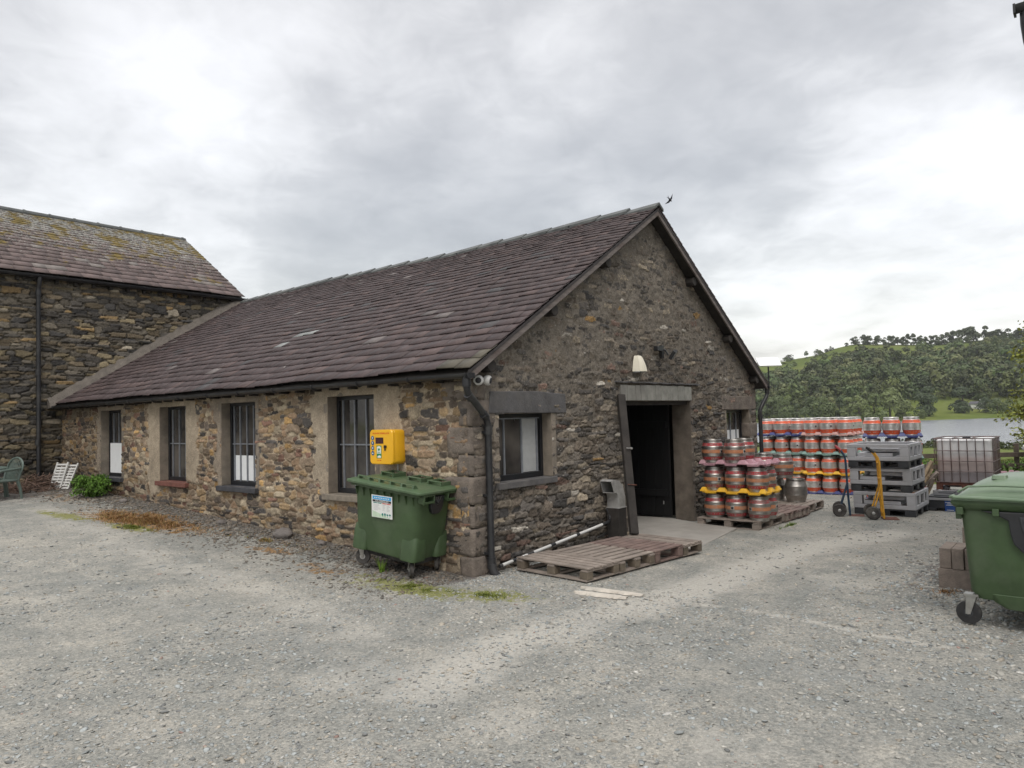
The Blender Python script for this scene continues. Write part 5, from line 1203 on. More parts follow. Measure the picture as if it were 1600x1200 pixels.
# ------------------------------------------------------------------ things fixed to the walls
def defib():
    t=thing('defibrillator_cabinet','bright yellow defibrillator cabinet mounted above the green bin','cabinet',(-.025,1.36,1.55))
    b=MB(); b.loft([rrect(-.215,-.215,.215,.215,.04,0),rrect(-.225,-.225,.225,.225,.05,.02),rrect(-.225,-.225,.225,.225,.05,.175),rrect(-.222,-.222,.222,.222,.05,.180)])
    Mx=Matrix(((0,0,-1,0),(1,0,0,0),(0,1,0,0),(0,0,0,1)))
    b.v=[tuple(Mx@Vector(v)) for v in b.v]; b.build('body','defib_yellow',t,smooth=True)
    b=MB(); b.loft([rrect(-.226,-.226,.226,.226,.05,.184),rrect(-.226,-.226,.226,.226,.05,.212),rrect(-.216,-.216,.216,.216,.045,.225)]); b.v=[tuple(Mx@Vector(v)) for v in b.v]
    d=b.build('door','defib_yellow',t,smooth=True)
    X=-.2258; rot=(R(90),0,R(-90))
    text('lettering','LIFE SAVING DEFIBRILLATOR',.030,'ink_red',d,(X,.0,.178),rot,sx=.86)
    text('lettering','CALL 999',.020,'ink_red',d,(X,-.02+.06,-.175),rot)
    b=MB(); b.box((X-.002,-.05+.0,.045),(X,.105,.125)); b.build('display_window','screen',d)
    b=MB(); b.box((X-.0015,-.01,-.145),(X,.085,.02)); s=b.build('sign','sign_green',d)
    b=MB(); b.box((X-.0025,-.001,-.085),(X-.0015,.076,.0)); b.add([(X-.0025,.0,-.0005),(X-.0025,.075,-.0005),(X-.0025,.06,.012),(X-.0025,.015,.012)],[(0,1,2,3)]); b.build('sign_panel','paper',s)
    b=MB(); b.lathe([(.0001,0),(.012,.0005),(.0001,.001)],14,M=Matrix.Translation((X-.0028,.047,-.028))@Matrix.Rotation(R(-90),4,'Y')); b.lathe([(.0001,0),(.012,.0005),(.0001,.001)],14,M=Matrix.Translation((X-.0028,.028,-.028))@Matrix.Rotation(R(-90),4,'Y')); b.add([(X-.0032,.058,-.032),(X-.0032,.0375,-.056),(X-.0032,.017,-.032)],[(0,1,2)]); b.build('heart_print','sign_green',s)
    b=MB(); b.box((X-.0032,.010,-.068),(X-.0026,.066,-.063)); b.box((X-.0032,.016,-.078),(X-.0026,.060,-.073)); b.build('lettering','sign_green',s)
    b=MB(); b.add([(X-.002,.0,-.138),(X-.002,.0,-.118),(X-.002,.03,-.105),(X-.002,.07,-.12),(X-.002,.072,-.138)],[(0,1,2,3,4)]); b.build('figure_print','paper',s)
    for k in range(4):
        z=.118-k*.066; b=MB(); b.lathe([(.0001,0),(.0305,.0008),(.0001,.0016)],20,M=Matrix.Translation((X-.0003,.163,z))@Matrix.Rotation(R(-90),4,'Y')); q=b.build('round_symbol','sign_blue',d)
        b=MB(); 
        pp=[[(-.010,.012),(.002,.016),(.010,.004),(.002,-.014),(-.008,-.012),(0,0)],[(-.004,.016),(.008,.016),(.002,.003),(.010,.003),(-.006,-.016),(-.002,-.002),(-.009,-.002)],[(-.012,.002),(-.008,.012),(0,.008),(.008,.012),(.012,.002),(0,-.014)],[(-.014,-.010),(-.014,.004),(-.002,.004),(.002,.012),(.008,.004),(.014,-.010)]][k]
        b.add([(X-.0024,.163-a,z+c) for a,c in pp],[tuple(range(len(pp)))]); b.build('symbol','paper',q)
    b=MB(); b.cyl((X-.020,-.095,.006),(X,-.095,.006),.020,14); b.box((X-.028,-.103,-.012),(X-.018,-.087,.026)); b.box((X-.014,-.090,-.045),(X-.002,-.080,.0)); b.build('latch','ink_black',d)
    b=MB(); b.tube([(-.05,-.12,-.22),(-.045,-.12,-.5),(-.03,-.115,-.75)],.011,8); b.build('conduit','galv',t,smooth=True)
defib()
def cctv():
    for x,y,l,s in ((.06,-.10,'white round security camera facing left at the barn corner below the eave',1),(.20,-.13,'white round security camera right of its twin on the gable, facing away',-1)):
        t=thing('security_camera',l,'security camera',(x,y,2.355),(0,0,0),'white security cameras at the barn corner')
        b=MB(); 
        ax=Vector((-.75,-.55,-.12)).normalized() if s>0 else Vector((.35,-.85,-.2)).normalized(); M=ax.to_track_quat('Z','Y').to_matrix().to_4x4()
        b.lathe([(.02,-.062),(.045,-.052),(.060,-.025),(.064,.0),(.060,.022),(.050,.032),(.040,.034)],20,M=M); b.build('housing','white_plastic',t,smooth=True,ang=60)
        b=MB(); b.lathe([(.038,.030),(.036,.040),(.02,.044),(.0001,.046)],18,M=M); ln=b.build('lens','ink_black',t,smooth=True)
        b=MB(); b.cyl((0,.0,0),(.0,.10 if s<0 else .07,.0),.03,14); b.build('bracket','white_plastic',t,smooth=True)
cctv()
def lamp():
    t=thing('wall_light','cream wedge shaped wall light above the doorway','wall light',(3.98,-.045,2.58))
    b=MB(); secs=[]
    for z,w,d in ((0,.135,.16),(.08,.125,.15),(.16,.105,.125),(.24,.08,.09),(.262,.065,.07)): secs.append([Vector((-w,0,z)),Vector((-w*.75,-d*.75,z)),Vector((-w*.3,-d,z)),Vector((w*.5,-d,z)),Vector((w,-d*.3,z)),Vector((w,0,z))])
    b.loft(secs); b.build('shade','cream',t,smooth=True,bev=.004,ang=25)
    b=MB(); b.box((-.12,-.12,-.012),(.10,0,-.001)); b.build('diffuser','lamp_glass',t)
    t=thing('floodlight','small black floodlight on a bracket right of the cream wall light','floodlight',(4.83,-.05,2.92))
    b=MB(); b.box((-.30,-.10,.03),(-.10,-.02,.11)); b.tube([(-.12,-.05,.07),(-.02,-.10,.05),(.0,-.14,-.04)],.016,8); b.box((-.06,-.05,-.08),(.02,0,.14)); b.build('sensor','black_plastic',t,bev=.006)
    b=MB(); M=Matrix.Translation((.12,-.17,-.02))@Matrix.Rotation(R(35),4,'X')@Matrix.Rotation(R(20),4,'Z'); b.box((-.11,-.03,-.08),(.11,.03,.08),M); h=b.build('lamp_head','black_plastic',t,bev=.006)
    b=MB(); b.box((-.09,-.033,-.06),(.09,-.0305,.06),M); b.build('glass','lamp_glass',h)
    t=thing('satellite_panel','flat white satellite panel on a short mast at the right eave of the barn','satellite dish',(9.62,-.16,2.47))
    b=MB(); b.tube([(-.2,.05,-.12),(0,0,-.08),(0,0,.40)],.016,8); b.build('mast','black_plastic',t)
    b=MB(); M=Matrix.Translation((.03,0,.50))@Matrix.Rotation(R(-50),4,'Z')@Matrix.Rotation(R(38),4,'X'); b.box((-.25,-.16,-.015),(.25,.16,.015),M); b.build('panel','dish_white',t,bev=.008)
    t=thing('vent_duct','bent galvanised metal duct standing on a dark timber box against the gable','duct',(3.02,-.17,.05))
    b=MB(); b.box((-.115,-.10,-.1),(.115,.10,.44)); b.build('box','dark_timber',t,bev=.006)
    b=MB(); w=.098; secs=[]
    for (x,z,an) in ((.0,.45,0),(.0,.60,0),(-.03,.70,30),(-.10,.765,62),(-.20,.78,95),(-.25,.765,112)):
        a=R(an); ex,ez_=math.cos(a),math.sin(a)
        secs.append([Vector((x-w*ex,-w,z-w*ez_)),Vector((x+w*ex,-w,z+w*ez_)),Vector((x+w*ex,w,z+w*ez_)),Vector((x-w*ex,w,z-w*ez_))])
    b.loft(secs,cap=False); o=b.build('elbow','galv',t); md=o.modifiers.new('s','SOLIDIFY'); md.thickness=.004
    b=MB(); b.box((-.112,-.112,.441),(.112,.112,.455)); b.build('flange','galv',t)
    t=thing('drain_pole','slim pole wrapped in black and white lying along the foot of the gable','pole',(0,0,0))
    a=Vector((.34,-.12,.07)); c=Vector((2.80,-.16,.30)); n=11; cuts=[0,.02,.10,.13,.22,.27,.42,.46,.66,.69,.93,1]
    for k in range(n):
        p=a.lerp(c,cuts[k]); q=a.lerp(c,cuts[k+1]); b=MB(); b.cyl(p,q,.020 if k%2 else .023,10); b.build('white_section' if k%2 else 'black_section','white_plastic' if k%2 else 'black_plastic',t,smooth=True)
    b=MB(); b.tube([c,c+Vector((.08,.03,.03)),c+Vector((.12,.06,.10)),c+Vector((.10,.10,.18))],.016,8); b.build('hose_end','black_plastic',t)
    t=thing('timber_board','tall dark weathered board leaning beside the doorway with a steel latch and a red hinge','board',(0,0,0))
    A=Vector((2.78,-.60,.155)); B=Vector((3.42,-.07,2.20)); b=MB(); b.beam(A,B,.125,.075,up=(-.55,-.83,0)); bd=b.build('plank','dark_timber',t,bev=.008)
    d=(B-A).normalized(); px_=d.cross(Vector((-.55,-.83,0))).normalized(); nn=px_.cross(d)
    m_=A.lerp(B,.60); b=MB()
    fr=Vector((-.55,-.83,0)).normalized()
    b.cyl(m_+fr*.04+px_*.055,m_+fr*.085+px_*.055,.018,10); b.beam(m_+fr*.08+px_*.055,m_+fr*.08-px_*.03,.014,.014); b.build('latch','galv',t)
    m_=A.lerp(B,.34); b=MB(); b.beam(m_+fr*.048-px_*.05,m_+fr*.048+px_*.09,.03,.012); b.build('hinge','rust',t)
    t=thing('bird','small dark swallow flying above the roof peak','bird',(7.1,.81,6.29),(.9,.9,2.2)); s=.9
    b=MB(); b.lathe([(.0001,-.07),(.012,-.05),(.018,-.01),(.016,.02),(.010,.045),(.0001,.062)],10,M=Matrix.Rotation(R(90),4,'X')); 
    for sg in (-1,1):
        b.add([(0,-.03,.004),(sg*.05,-.035,.012),(sg*.14,.02,.03),(sg*.045,.012,.010),(0,.02,.004)],[(0,1,2,3,4)]); b.add([(0,.05,0),(sg*.006,.05,0),(sg*.025,.115,0),(0,.075,0)],[(0,1,2,3)])
    b.build('body','bird_dark',t)
lamp()

# ------------------------------------------------------------------ yard goods on the right
def pallet_box(label,loc,rotz,L,D,H,seed):
    """folded pallet box: feet and dark base, grey frame with folded side panels showing. L along x (front), D depth y"""
    t=thing('pallet_box',label,'pallet box',loc,(0,0,rotz),'grey folded plastic pallet boxes'); b=MB(); bh=H*.30
    b.box((.01,.01,bh*.80),(L-.01,D-.01,bh)); b.box((.01,.01,0),(L-.01,.10,bh*.16)); b.box((.01,D-.10,0),(L-.01,D-.01,bh*.16)); b.box((L/2-.07,.1,0),(L/2+.07,D-.1,bh*.15))
    for i in range(3):
        for j in range(3): x=(L-.20)*i/2; y=(D-.20)*j/2; b.box((x+.008,y+.008,bh*.14),(x+.192,y+.192,bh*.82))
    b.build('base','box_dark',t,bev=.006)
    b=MB(); z1=bh+.002; z2=bh+H*.17; z3=H-H*.15; 
    for (x0,y0,x1,y1) in ((0,0,L,.045),(0,D-.045,L,D),(0,.045,.045,D-.045),(L-.045,.045,L,D-.045)):
        b.box((x0,y0,z1),(x1,y1,z2)); b.box((x0,y0,z3),(x1,y1,H-.002))
    for (x,y) in ((0,0),(L-.15,0),(0,D-.15),(L-.15,D-.15)):
        b.box((x,y,z2+.0005),(x+.15,y+.15,z3-.0005))
    for k in (1,2): 
        y=D*k/3-.05; b.box((L-.044,y,z2+.0005),(L-.001,y+.12,z3-.0005))
    b.build('frame','box_grey',t,bev=.008)
    rg=random.Random(seed)
    for k in range(2):
        a=.17+rg.uniform(0,.18) if k else .17; c=L-.17-(rg.uniform(.05,.3) if not k else .02); z0=z2+.004+k*(z3-z2)*.52
        b=MB(); b.box((a,.055+.03*k,z0),(c,D*.55,z0+(z3-z2)*.38))
        for s in np.linspace(a+.12,c-.12,4): b.box((s-.025,.045+.03*k,z0+.0),(s+.025,.06+.03*k,z0+(z3-z2)*.1))
        b.build('folded_panel','box_grey',t,bev=.004)
    return t
GZ=-.135; HB=.447
for k in range(3):
    pallet_box(['grey folded pallet box at the bottom of the stack behind the sack trucks','grey folded pallet box in the middle of the stack behind the sack trucks','grey folded pallet box on top of the stack behind the sack trucks'][k],(8.42+[.0,.02,-.02][k],-2.10+[-.02,.03,.05][k],GZ+k*HB),R(-90),1.06,1.22,HB-.002,k+1)
tb=thing('pallet_box','low black lidded pallet box with blue label in front of the caged tank','pallet box',(9.66,-3.14,-.15),(0,0,R(-90)),'grey folded plastic pallet boxes')
b=MB(); b.box((.02,.02,.06),(1.18,1.13,.215))
for i in range(3):
    for j in range(3): b.box((i*.52,j*.49,0),(i*.52+.16,j*.49+.16,.059))
b.build('base','box_dark',tb,bev=.006)
b=MB(); b.box((0,0,.2175),(1.2,.05,.262)); b.box((0,1.1,.2175),(1.2,1.15,.262)); b.box((0,.0505,.2175),(.05,1.0995,.262)); b.box((1.15,.0505,.2175),(1.2,1.0995,.262)); b.build('frame','box_grey',tb,bev=.005)
b=MB(); b.box((.01,.01,.2645),(1.19,1.14,.290))
for i in range(3):
    for j in range(2): b.box((.10+i*.36,.12+j*.5,.2895),(.36+i*.36,.5+j*.5,.305))
b.build('lid','box_dark',tb,bev=.004)
b=MB(); b.box((.30,.008,.015),(.48,.016,.205)); lb=b.build('label','box_label',tb)
b=MB()
for z,w in ((.175,.16),(.150,.10),(.125,.14),(.03,.12)): b.box((.39-w/2,.0065,z),(.39+w/2,.0078,z+.010))
b.build('lettering','paper',lb)
pallet_box('black folded pallet box carrying the caged tank',(11.52,-2.93,-.19),R(-90),1.2,1.25,.268,9)
def ibc():
    t=thing('caged_tank','white liquid container in a rusty wire cage, half full of brownish liquid','tank',(11.60,-2.99,.080),(0,0,R(-90)))
    L,D=1.07,1.15; b=MB()
    b.box((0,0,.10),(L,D,.15)); 
    for x in (.0,L/2-.06,L-.12):
        b.box((x,0,0),(x+.12,.12,.10)); b.box((x,D-.12,0),(x+.12,D,.10))
    b.build('pallet_base','rust',t,bev=.005)
    b=MB(); b.loft([rrect(.035,.035,L-.035,D-.035,.08,.155),rrect(.03,.03,L-.03,D-.03,.09,.20),rrect(.03,.03,L-.03,D-.03,.09,1.06),rrect(.06,.06,L-.06,D-.06,.10,1.09)]); b.build('tank','ibc_plastic',t,smooth=True,bev=.01)
    b=MB(); r=.0095
    xs=np.linspace(0,L,8); ys=np.linspace(0,D,7)
    for x in xs:
        b.cyl((x,0,.15),(x,0,1.10),r,6); b.cyl((x,D,.15),(x,D,1.10),r,6)
    for y in ys[1:-1]: b.cyl((0,y,.15),(0,y,1.10),r,6); b.cyl((L,y,.15),(L,y,1.10),r,6)
    for z in (.17,.40,.62,.84,1.10):
        q=.013 if z==1.10 else r; b.tube([(0,-.012,z),(L,-.012,z),(L+.012,0,z),(L+.012,D,z),(L,D+.012,z),(0,D+.012,z),(-.012,D,z),(-.012,0,z),(0,-.012,z)],q,6)
    b.cyl((.33*L,0,1.11),(.33*L,D,1.11),.012,6); b.cyl((.66*L,0,1.11),(.66*L,D,1.11),.012,6)
    b.build('cage','cage',t,smooth=True)
    b=MB(); b.cyl((L/2,D/2,1.085),(L/2,D/2,1.125),.08,18); b.build('cap','ink_black',t,smooth=True)
ibc()
def sack_truck(label,loc,rotz,frame,grip,wheel=.13,tall=1.13):
    t=thing('sack_truck',label,'hand truck',loc,(0,0,rotz),'sack trucks leaning at the grey boxes'); b=MB()
    for s in (-1,1):
        b.tube([(0.02,s*.13,.02),(.0,s*.14,.35),(-.02,s*.145,tall-.22),(-.04,s*.145,tall-.14),(-.10,s*.145,tall-.04)],.018,8)
        b.tube([(.0,s*.12,.62),(-.13,s*.15,.20),(-.16,s*.15,wheel)],.014,8)
    for z,x in ((.10,.02),(.42,.0),(.72,-.01),(tall-.24,-.02)): b.beam((x,-.14,z),(x,.14,z),.03,.012)
    b.cyl((-.16,-.18,wheel),(-.16,.18,wheel),.012,8); b.build('frame',frame,t,smooth=True)
    b=MB()
    for s in (-1,1): b.tube([(-.095,s*.145,tall-.045),(-.19,s*.145,tall+.035)],.022,8)
    b.build('grip',grip,t,smooth=True)
    b=MB(); b.box((.0,-.16,.0),(.26,.16,.010)); b.build('toe_plate','rust',t)
    for s in (-1,1):
        M=Matrix.Translation((-.16,s*.20,wheel))@Matrix.Rotation(R(90),4,'X')
        b=MB(); b.lathe([(wheel*.5,-.032),(wheel*.86,-.038),(wheel,-.022),(wheel,.022),(wheel*.86,.038),(wheel*.5,.032)],26,M=M); w=b.build('wheel','tyre_dusty',t,smooth=True)
        b=MB(); b.lathe([(wheel*.14,-.04),(wheel*.3,-.026),(wheel*.52,-.030),(wheel*.52,.030),(wheel*.3,.026),(wheel*.14,.04)],18,M=M); b.build('hub','galv',w,smooth=True)
sack_truck('blue sack truck with red and white grips leaning at the left of the grey boxes',(8.08,-2.12,-.115),R(-74),'truck_blue','paint_red',.12,1.27)
sack_truck('yellow sack truck with black grips standing in front of the grey boxes',(7.92,-2.72,-.11),R(-70),'truck_yellow','rubber',.12,1.24)
simple('offcut_wood',(.34,.26,.17),.85,var=.35,scale=9,bs=.3)
def timber():
    t=thing('timber_offcuts','leaning heap of split pale timber offcuts left of the caged tank','timber pile',(11.05,-2.86,-.12)); rg=random.Random(6)
    for k in range(11):
        b=MB(); a=Vector((rg.uniform(-.10,.10),rg.uniform(-.10,.10),.16+k*.042)); d=Vector((rg.uniform(-.1,.15),rg.uniform(-.26,-.05),rg.uniform(.18,.40)))
        b.beam(a-d*.3,a+d*.9,rg.uniform(.06,.12),rg.uniform(.03,.06),up=(rg.uniform(-.5,.5),rg.uniform(-.5,.5),1)); b.build('offcut','offcut_wood' if k%3 else 'pallet_wood',t,bev=.004)
timber()
def blocks():
    z=g1(2.45,-4.6)-.01; G='concrete blocks behind the big green bin'
    def blk(l,lo,hi,dx=0):
        b=MB(); b.box(lo,hi); o=b.build('concrete_block','block_concrete',bev=.007); tag(o,l,'concrete block',G)
    blk('long concrete block lying at the bottom left behind the big green bin',(2.42,-4.94,z),(2.64,-4.50,z+.215))
    blk('long concrete block at the bottom, hidden mostly behind the big green bin',(2.42,-5.39,z),(2.64,-4.95,z+.215))
    blk('upright end-on concrete block, left one of the upper course by the bin',(2.43,-4.625,z+.218),(2.87,-4.515,z+.43))
    blk('upright end-on concrete block, middle one of the upper course by the bin',(2.415,-4.74,z+.218),(2.85,-4.632,z+.435))
    blk('upright end-on concrete block, right one of the upper course by the bin',(2.43,-4.86,z+.218),(2.87,-4.748,z+.43))
    blk('tall reddish concrete block standing farther back behind the bin',(3.6,-4.78,g1(3.6,-4.7)-.01),(3.75,-4.57,g1(3.6,-4.7)+.50))
blocks()
def fence():
    t=thing('post_and_rail_fence','weathered dark timber post and rail fence between yard and field','fence',(0,0,0))
    for k in range(-2,5):
        A=Vector((17.83,-3.93,0)); d=Vector((-1.66,2.0,0)).normalized()*-1; p=A+d*(k*1.95)*-1*-1; p=Vector((17.83+(.64*-1.95*-k),-3.93+(.77*-1.95*k),0)); p=Vector((17.83,-3.93,0))+Vector((-.55,.835,0))*(-1.95*(k-0))*-1
        z=g1(p.x,p.y); b=MB(); b.box((p.x-.06,p.y-.06,z-.3),(p.x+.06,p.y+.06,.80+.02*(k%2))); b.build('post','fence_wood',t,bev=.01)
    e=Vector((-.55,.835,0)); A=Vector((17.80,-3.93,0))+Vector((-.07,-.05,0))
    for z in (.50,.20,-.08):
        for k in range(-2,4):
            a=A+e*1.95*k; c=A+e*1.95*(k+1); b=MB(); b.beam((a.x,a.y,z+.006*(k%2)),(c.x,c.y,z+.008*((k+1)%2)),.035,.125); b.build('rail','fence_wood',t,bev=.006)
    rg=np.random.default_rng(3); n=14; th=[]; 
    t=thing('plastic_bag','crumpled white plastic bag caught on the fence right of the post','bag',(17.62,-4.20,.68))
    ph=np.linspace(0,np.pi,12); th=np.linspace(0,2*np.pi,18,endpoint=False); PH,TH=np.meshgrid(ph,th,indexing='ij'); q=.10*(.75+.55*rg.random(PH.shape)); q[0]=q[0,0];q[-1]=q[-1,0]
    V=np.stack([q*np.sin(PH)*np.cos(TH)*1.0,q*np.sin(PH)*np.sin(TH)*1.3,q*np.cos(PH)*.9],-1).reshape(-1,3); F=[[i*18+k,i*18+(k+1)%18,(i+1)*18+(k+1)%18,(i+1)*18+k] for i in range(11) for k in range(18)]
    np_mesh('bag','x' and V,F,'white_plastic',None,t)
fence()

# ------------------------------------------------------------------ left corner: chairs, brushwood, fern, stone
def chair(label,loc,rotz,mat):
    t=thing('garden_chair',label,'chair',loc,(0,0,rotz),'plastic garden chairs at the left edge')
    b=MB(); b.loft([rrect(-.22,-.22,.22,.22,.08,.40),rrect(-.24,-.24,.24,.23,.08,.42),rrect(-.23,-.23,.23,.22,.08,.435)]); b.build('seat',mat,t,smooth=True)
    for sx in (-1,1):
        for sy in (-1,1):
            b=MB(); b.tube([(sx*.27,sy*.26,0),(sx*.245,sy*.235,.25),(sx*.22,sy*.20,.41)],[.022,.03,.035],8); b.build('leg',mat,t,smooth=True)
    b=MB()
    for k in range(11):
        x=-.20+.04*k; hgt=.84-.16*(abs(x)/.22)**2.4; b.beam((x,.215,.43),(x*1.12,.31,hgt),.020,.008,up=(0,1,0))
    pts=[(-.235,.20,.42),(-.25,.25,.60)]+[(-.25*math.cos(a),.28+.04*math.sin(a),.66+.21*math.sin(a)) for a in np.linspace(.1,math.pi-.1,11)]+[(.25,.25,.60),(.235,.20,.42)]
    b.tube(pts,.021,8); b.build('backrest',mat,t,smooth=True)
    for sx in (-1,1):
        b=MB(); b.tube([(sx*.25,.24,.66),(sx*.30,.05,.645),(sx*.30,-.18,.63),(sx*.27,-.24,.55),(sx*.24,-.23,.42)],[.02,.028,.03,.025,.022],8); b.build('armrest',mat,t,smooth=True)
chair('pale green plastic garden chair with slatted rounded back at the left edge',(-1.80,11.85,.48),R(10),'chair_green')
chair('second green garden chair turned sideways in front of the first at the left edge',(-1.72,11.3,.46),R(-75),'chair_green')
def folded():
    t=thing('folded_chair','folded white slatted plastic lounger leaning against the long wall beside the brushwood','folded lounger',(-.52,12.05,.50),(R(0),R(0),R(0)))
    for k,(off,rl) in enumerate(((0,.0),(.16,.10))):
        b=MB(); M=Matrix.Translation((off*.6,-off,0))@Matrix.Rotation(R(-62),4,'Z')@Matrix.Rotation(R(-22-6*k),4,'X')
        M=M@Matrix.Scale(.72,4,(1,0,0)); b.box((-.21,-.02,0),(-.17,.02,.70),M); b.box((.17,-.02,0),(.21,.02,.70),M); b.box((-.17,-.018,.62),(.17,.018,.66),M)
        for j in range(8): b.box((-.17,-.012,.08+j*.066),(.17,.012,.08+j*.066+.044),M)
        b.box((-.01,-.014,.08),(.01,.014,.6),M)
        b.build('slatted_panel','white_plastic',t,bev=.005)
folded()
def brush():
    rg=np.random.default_rng(2); b=MB()
    for k in range(420):
        a=rg.random()*6.28; r=.75*math.sqrt(rg.random()); c=Vector((r*math.cos(a)*.8,r*math.sin(a)*.7,.48*max(0,1-r/.8)*rg.random()+.02)); d=Vector(rg.normal(0,1,3)); d.z*=.45; d.normalize(); l=rg.uniform(.12,.42)
        m_=c+Vector(rg.normal(0,.03,3)); b.tube([c-d*l/2,m_,c+d*l/2],[.009,.008,.005],4,False)
    o=b.build('brushwood_pile','bark'); o.location=(-.80,12.35,.52); o.data.materials[0]=MATS['twig_brown']; tag(o,'tangled heap of dead brown twigs in the corner of the two buildings','brushwood')
simple('twig_brown',(.13,.085,.065),.95,var=.5,scale=20,bs=.2)
brush()
def fern():
    rg=np.random.default_rng(4); P=[]
    for k in range(90):
        a=rg.random()*6.28; l=rg.uniform(.28,.55); h=rg.uniform(.2,.55)
        for s in np.linspace(.15,1,12): P.append((math.cos(a)*l*s,math.sin(a)*l*s,h*math.sin(s*2.2)*.95))
    P=np.array(P); v,f=leaves(rg,P,5,.055,.022); z=v[::4,2:3]; c=np.array([.085,.165,.025])*(.5+.9*rg.random((len(f),1)))
    t=thing('green_bush','bright green fern-like bush at the foot of the wall under the first small window','bush',(-.44,10.15,.42)); np_mesh('foliage',v*np.array([.72,.85,.95]),f,'leaf',np.repeat(c,4,0),t)
    b=MB()
    for k in range(14): a=k*.45; b.tube([(0,0,0),(.12*math.cos(a),.12*math.sin(a),.2),(.28*math.cos(a),.28*math.sin(a),.32)],[.006,.004,.002],4)
    b.build('stem','bark',t)
fern()
def rocks():
    rg=np.random.default_rng(9)
    spots=[(-.28,3.55,.17,'flat dark grey rock at the foot of the long wall left of the bin'),(-.2,2.75,.07,'small brown stone at the wall foot beside the flat dark rock'),(-.3,5.3,.08,'small rounded stone at the wall foot under the second large window'),(-.35,8.9,.09,'weathered stone on the earth strip between the first and second windows')]
    for x,y,s,l in spots:
        ph=np.linspace(0,np.pi,9); th=np.linspace(0,2*np.pi,12,endpoint=False); PH,TH=np.meshgrid(ph,th,indexing='ij'); q=(.8+.35*rg.random(PH.shape)); q[0]=1;q[-1]=1
        V=np.stack([q*np.sin(PH)*np.cos(TH)*s*.8,q*np.sin(PH)*np.sin(TH)*s*1.3,q*np.cos(PH)*s*.55],-1).reshape(-1,3); F=[[i*12+(k+1)%12,i*12+k,(i+1)*12+k,(i+1)*12+(k+1)%12] for i in range(8) for k in range(12)]
        o=np_mesh('loose_rock',V,F,'rock'); o.location=(x,y,g1(x,y)+s*.22); tag(o,l,'rock')
rocks()
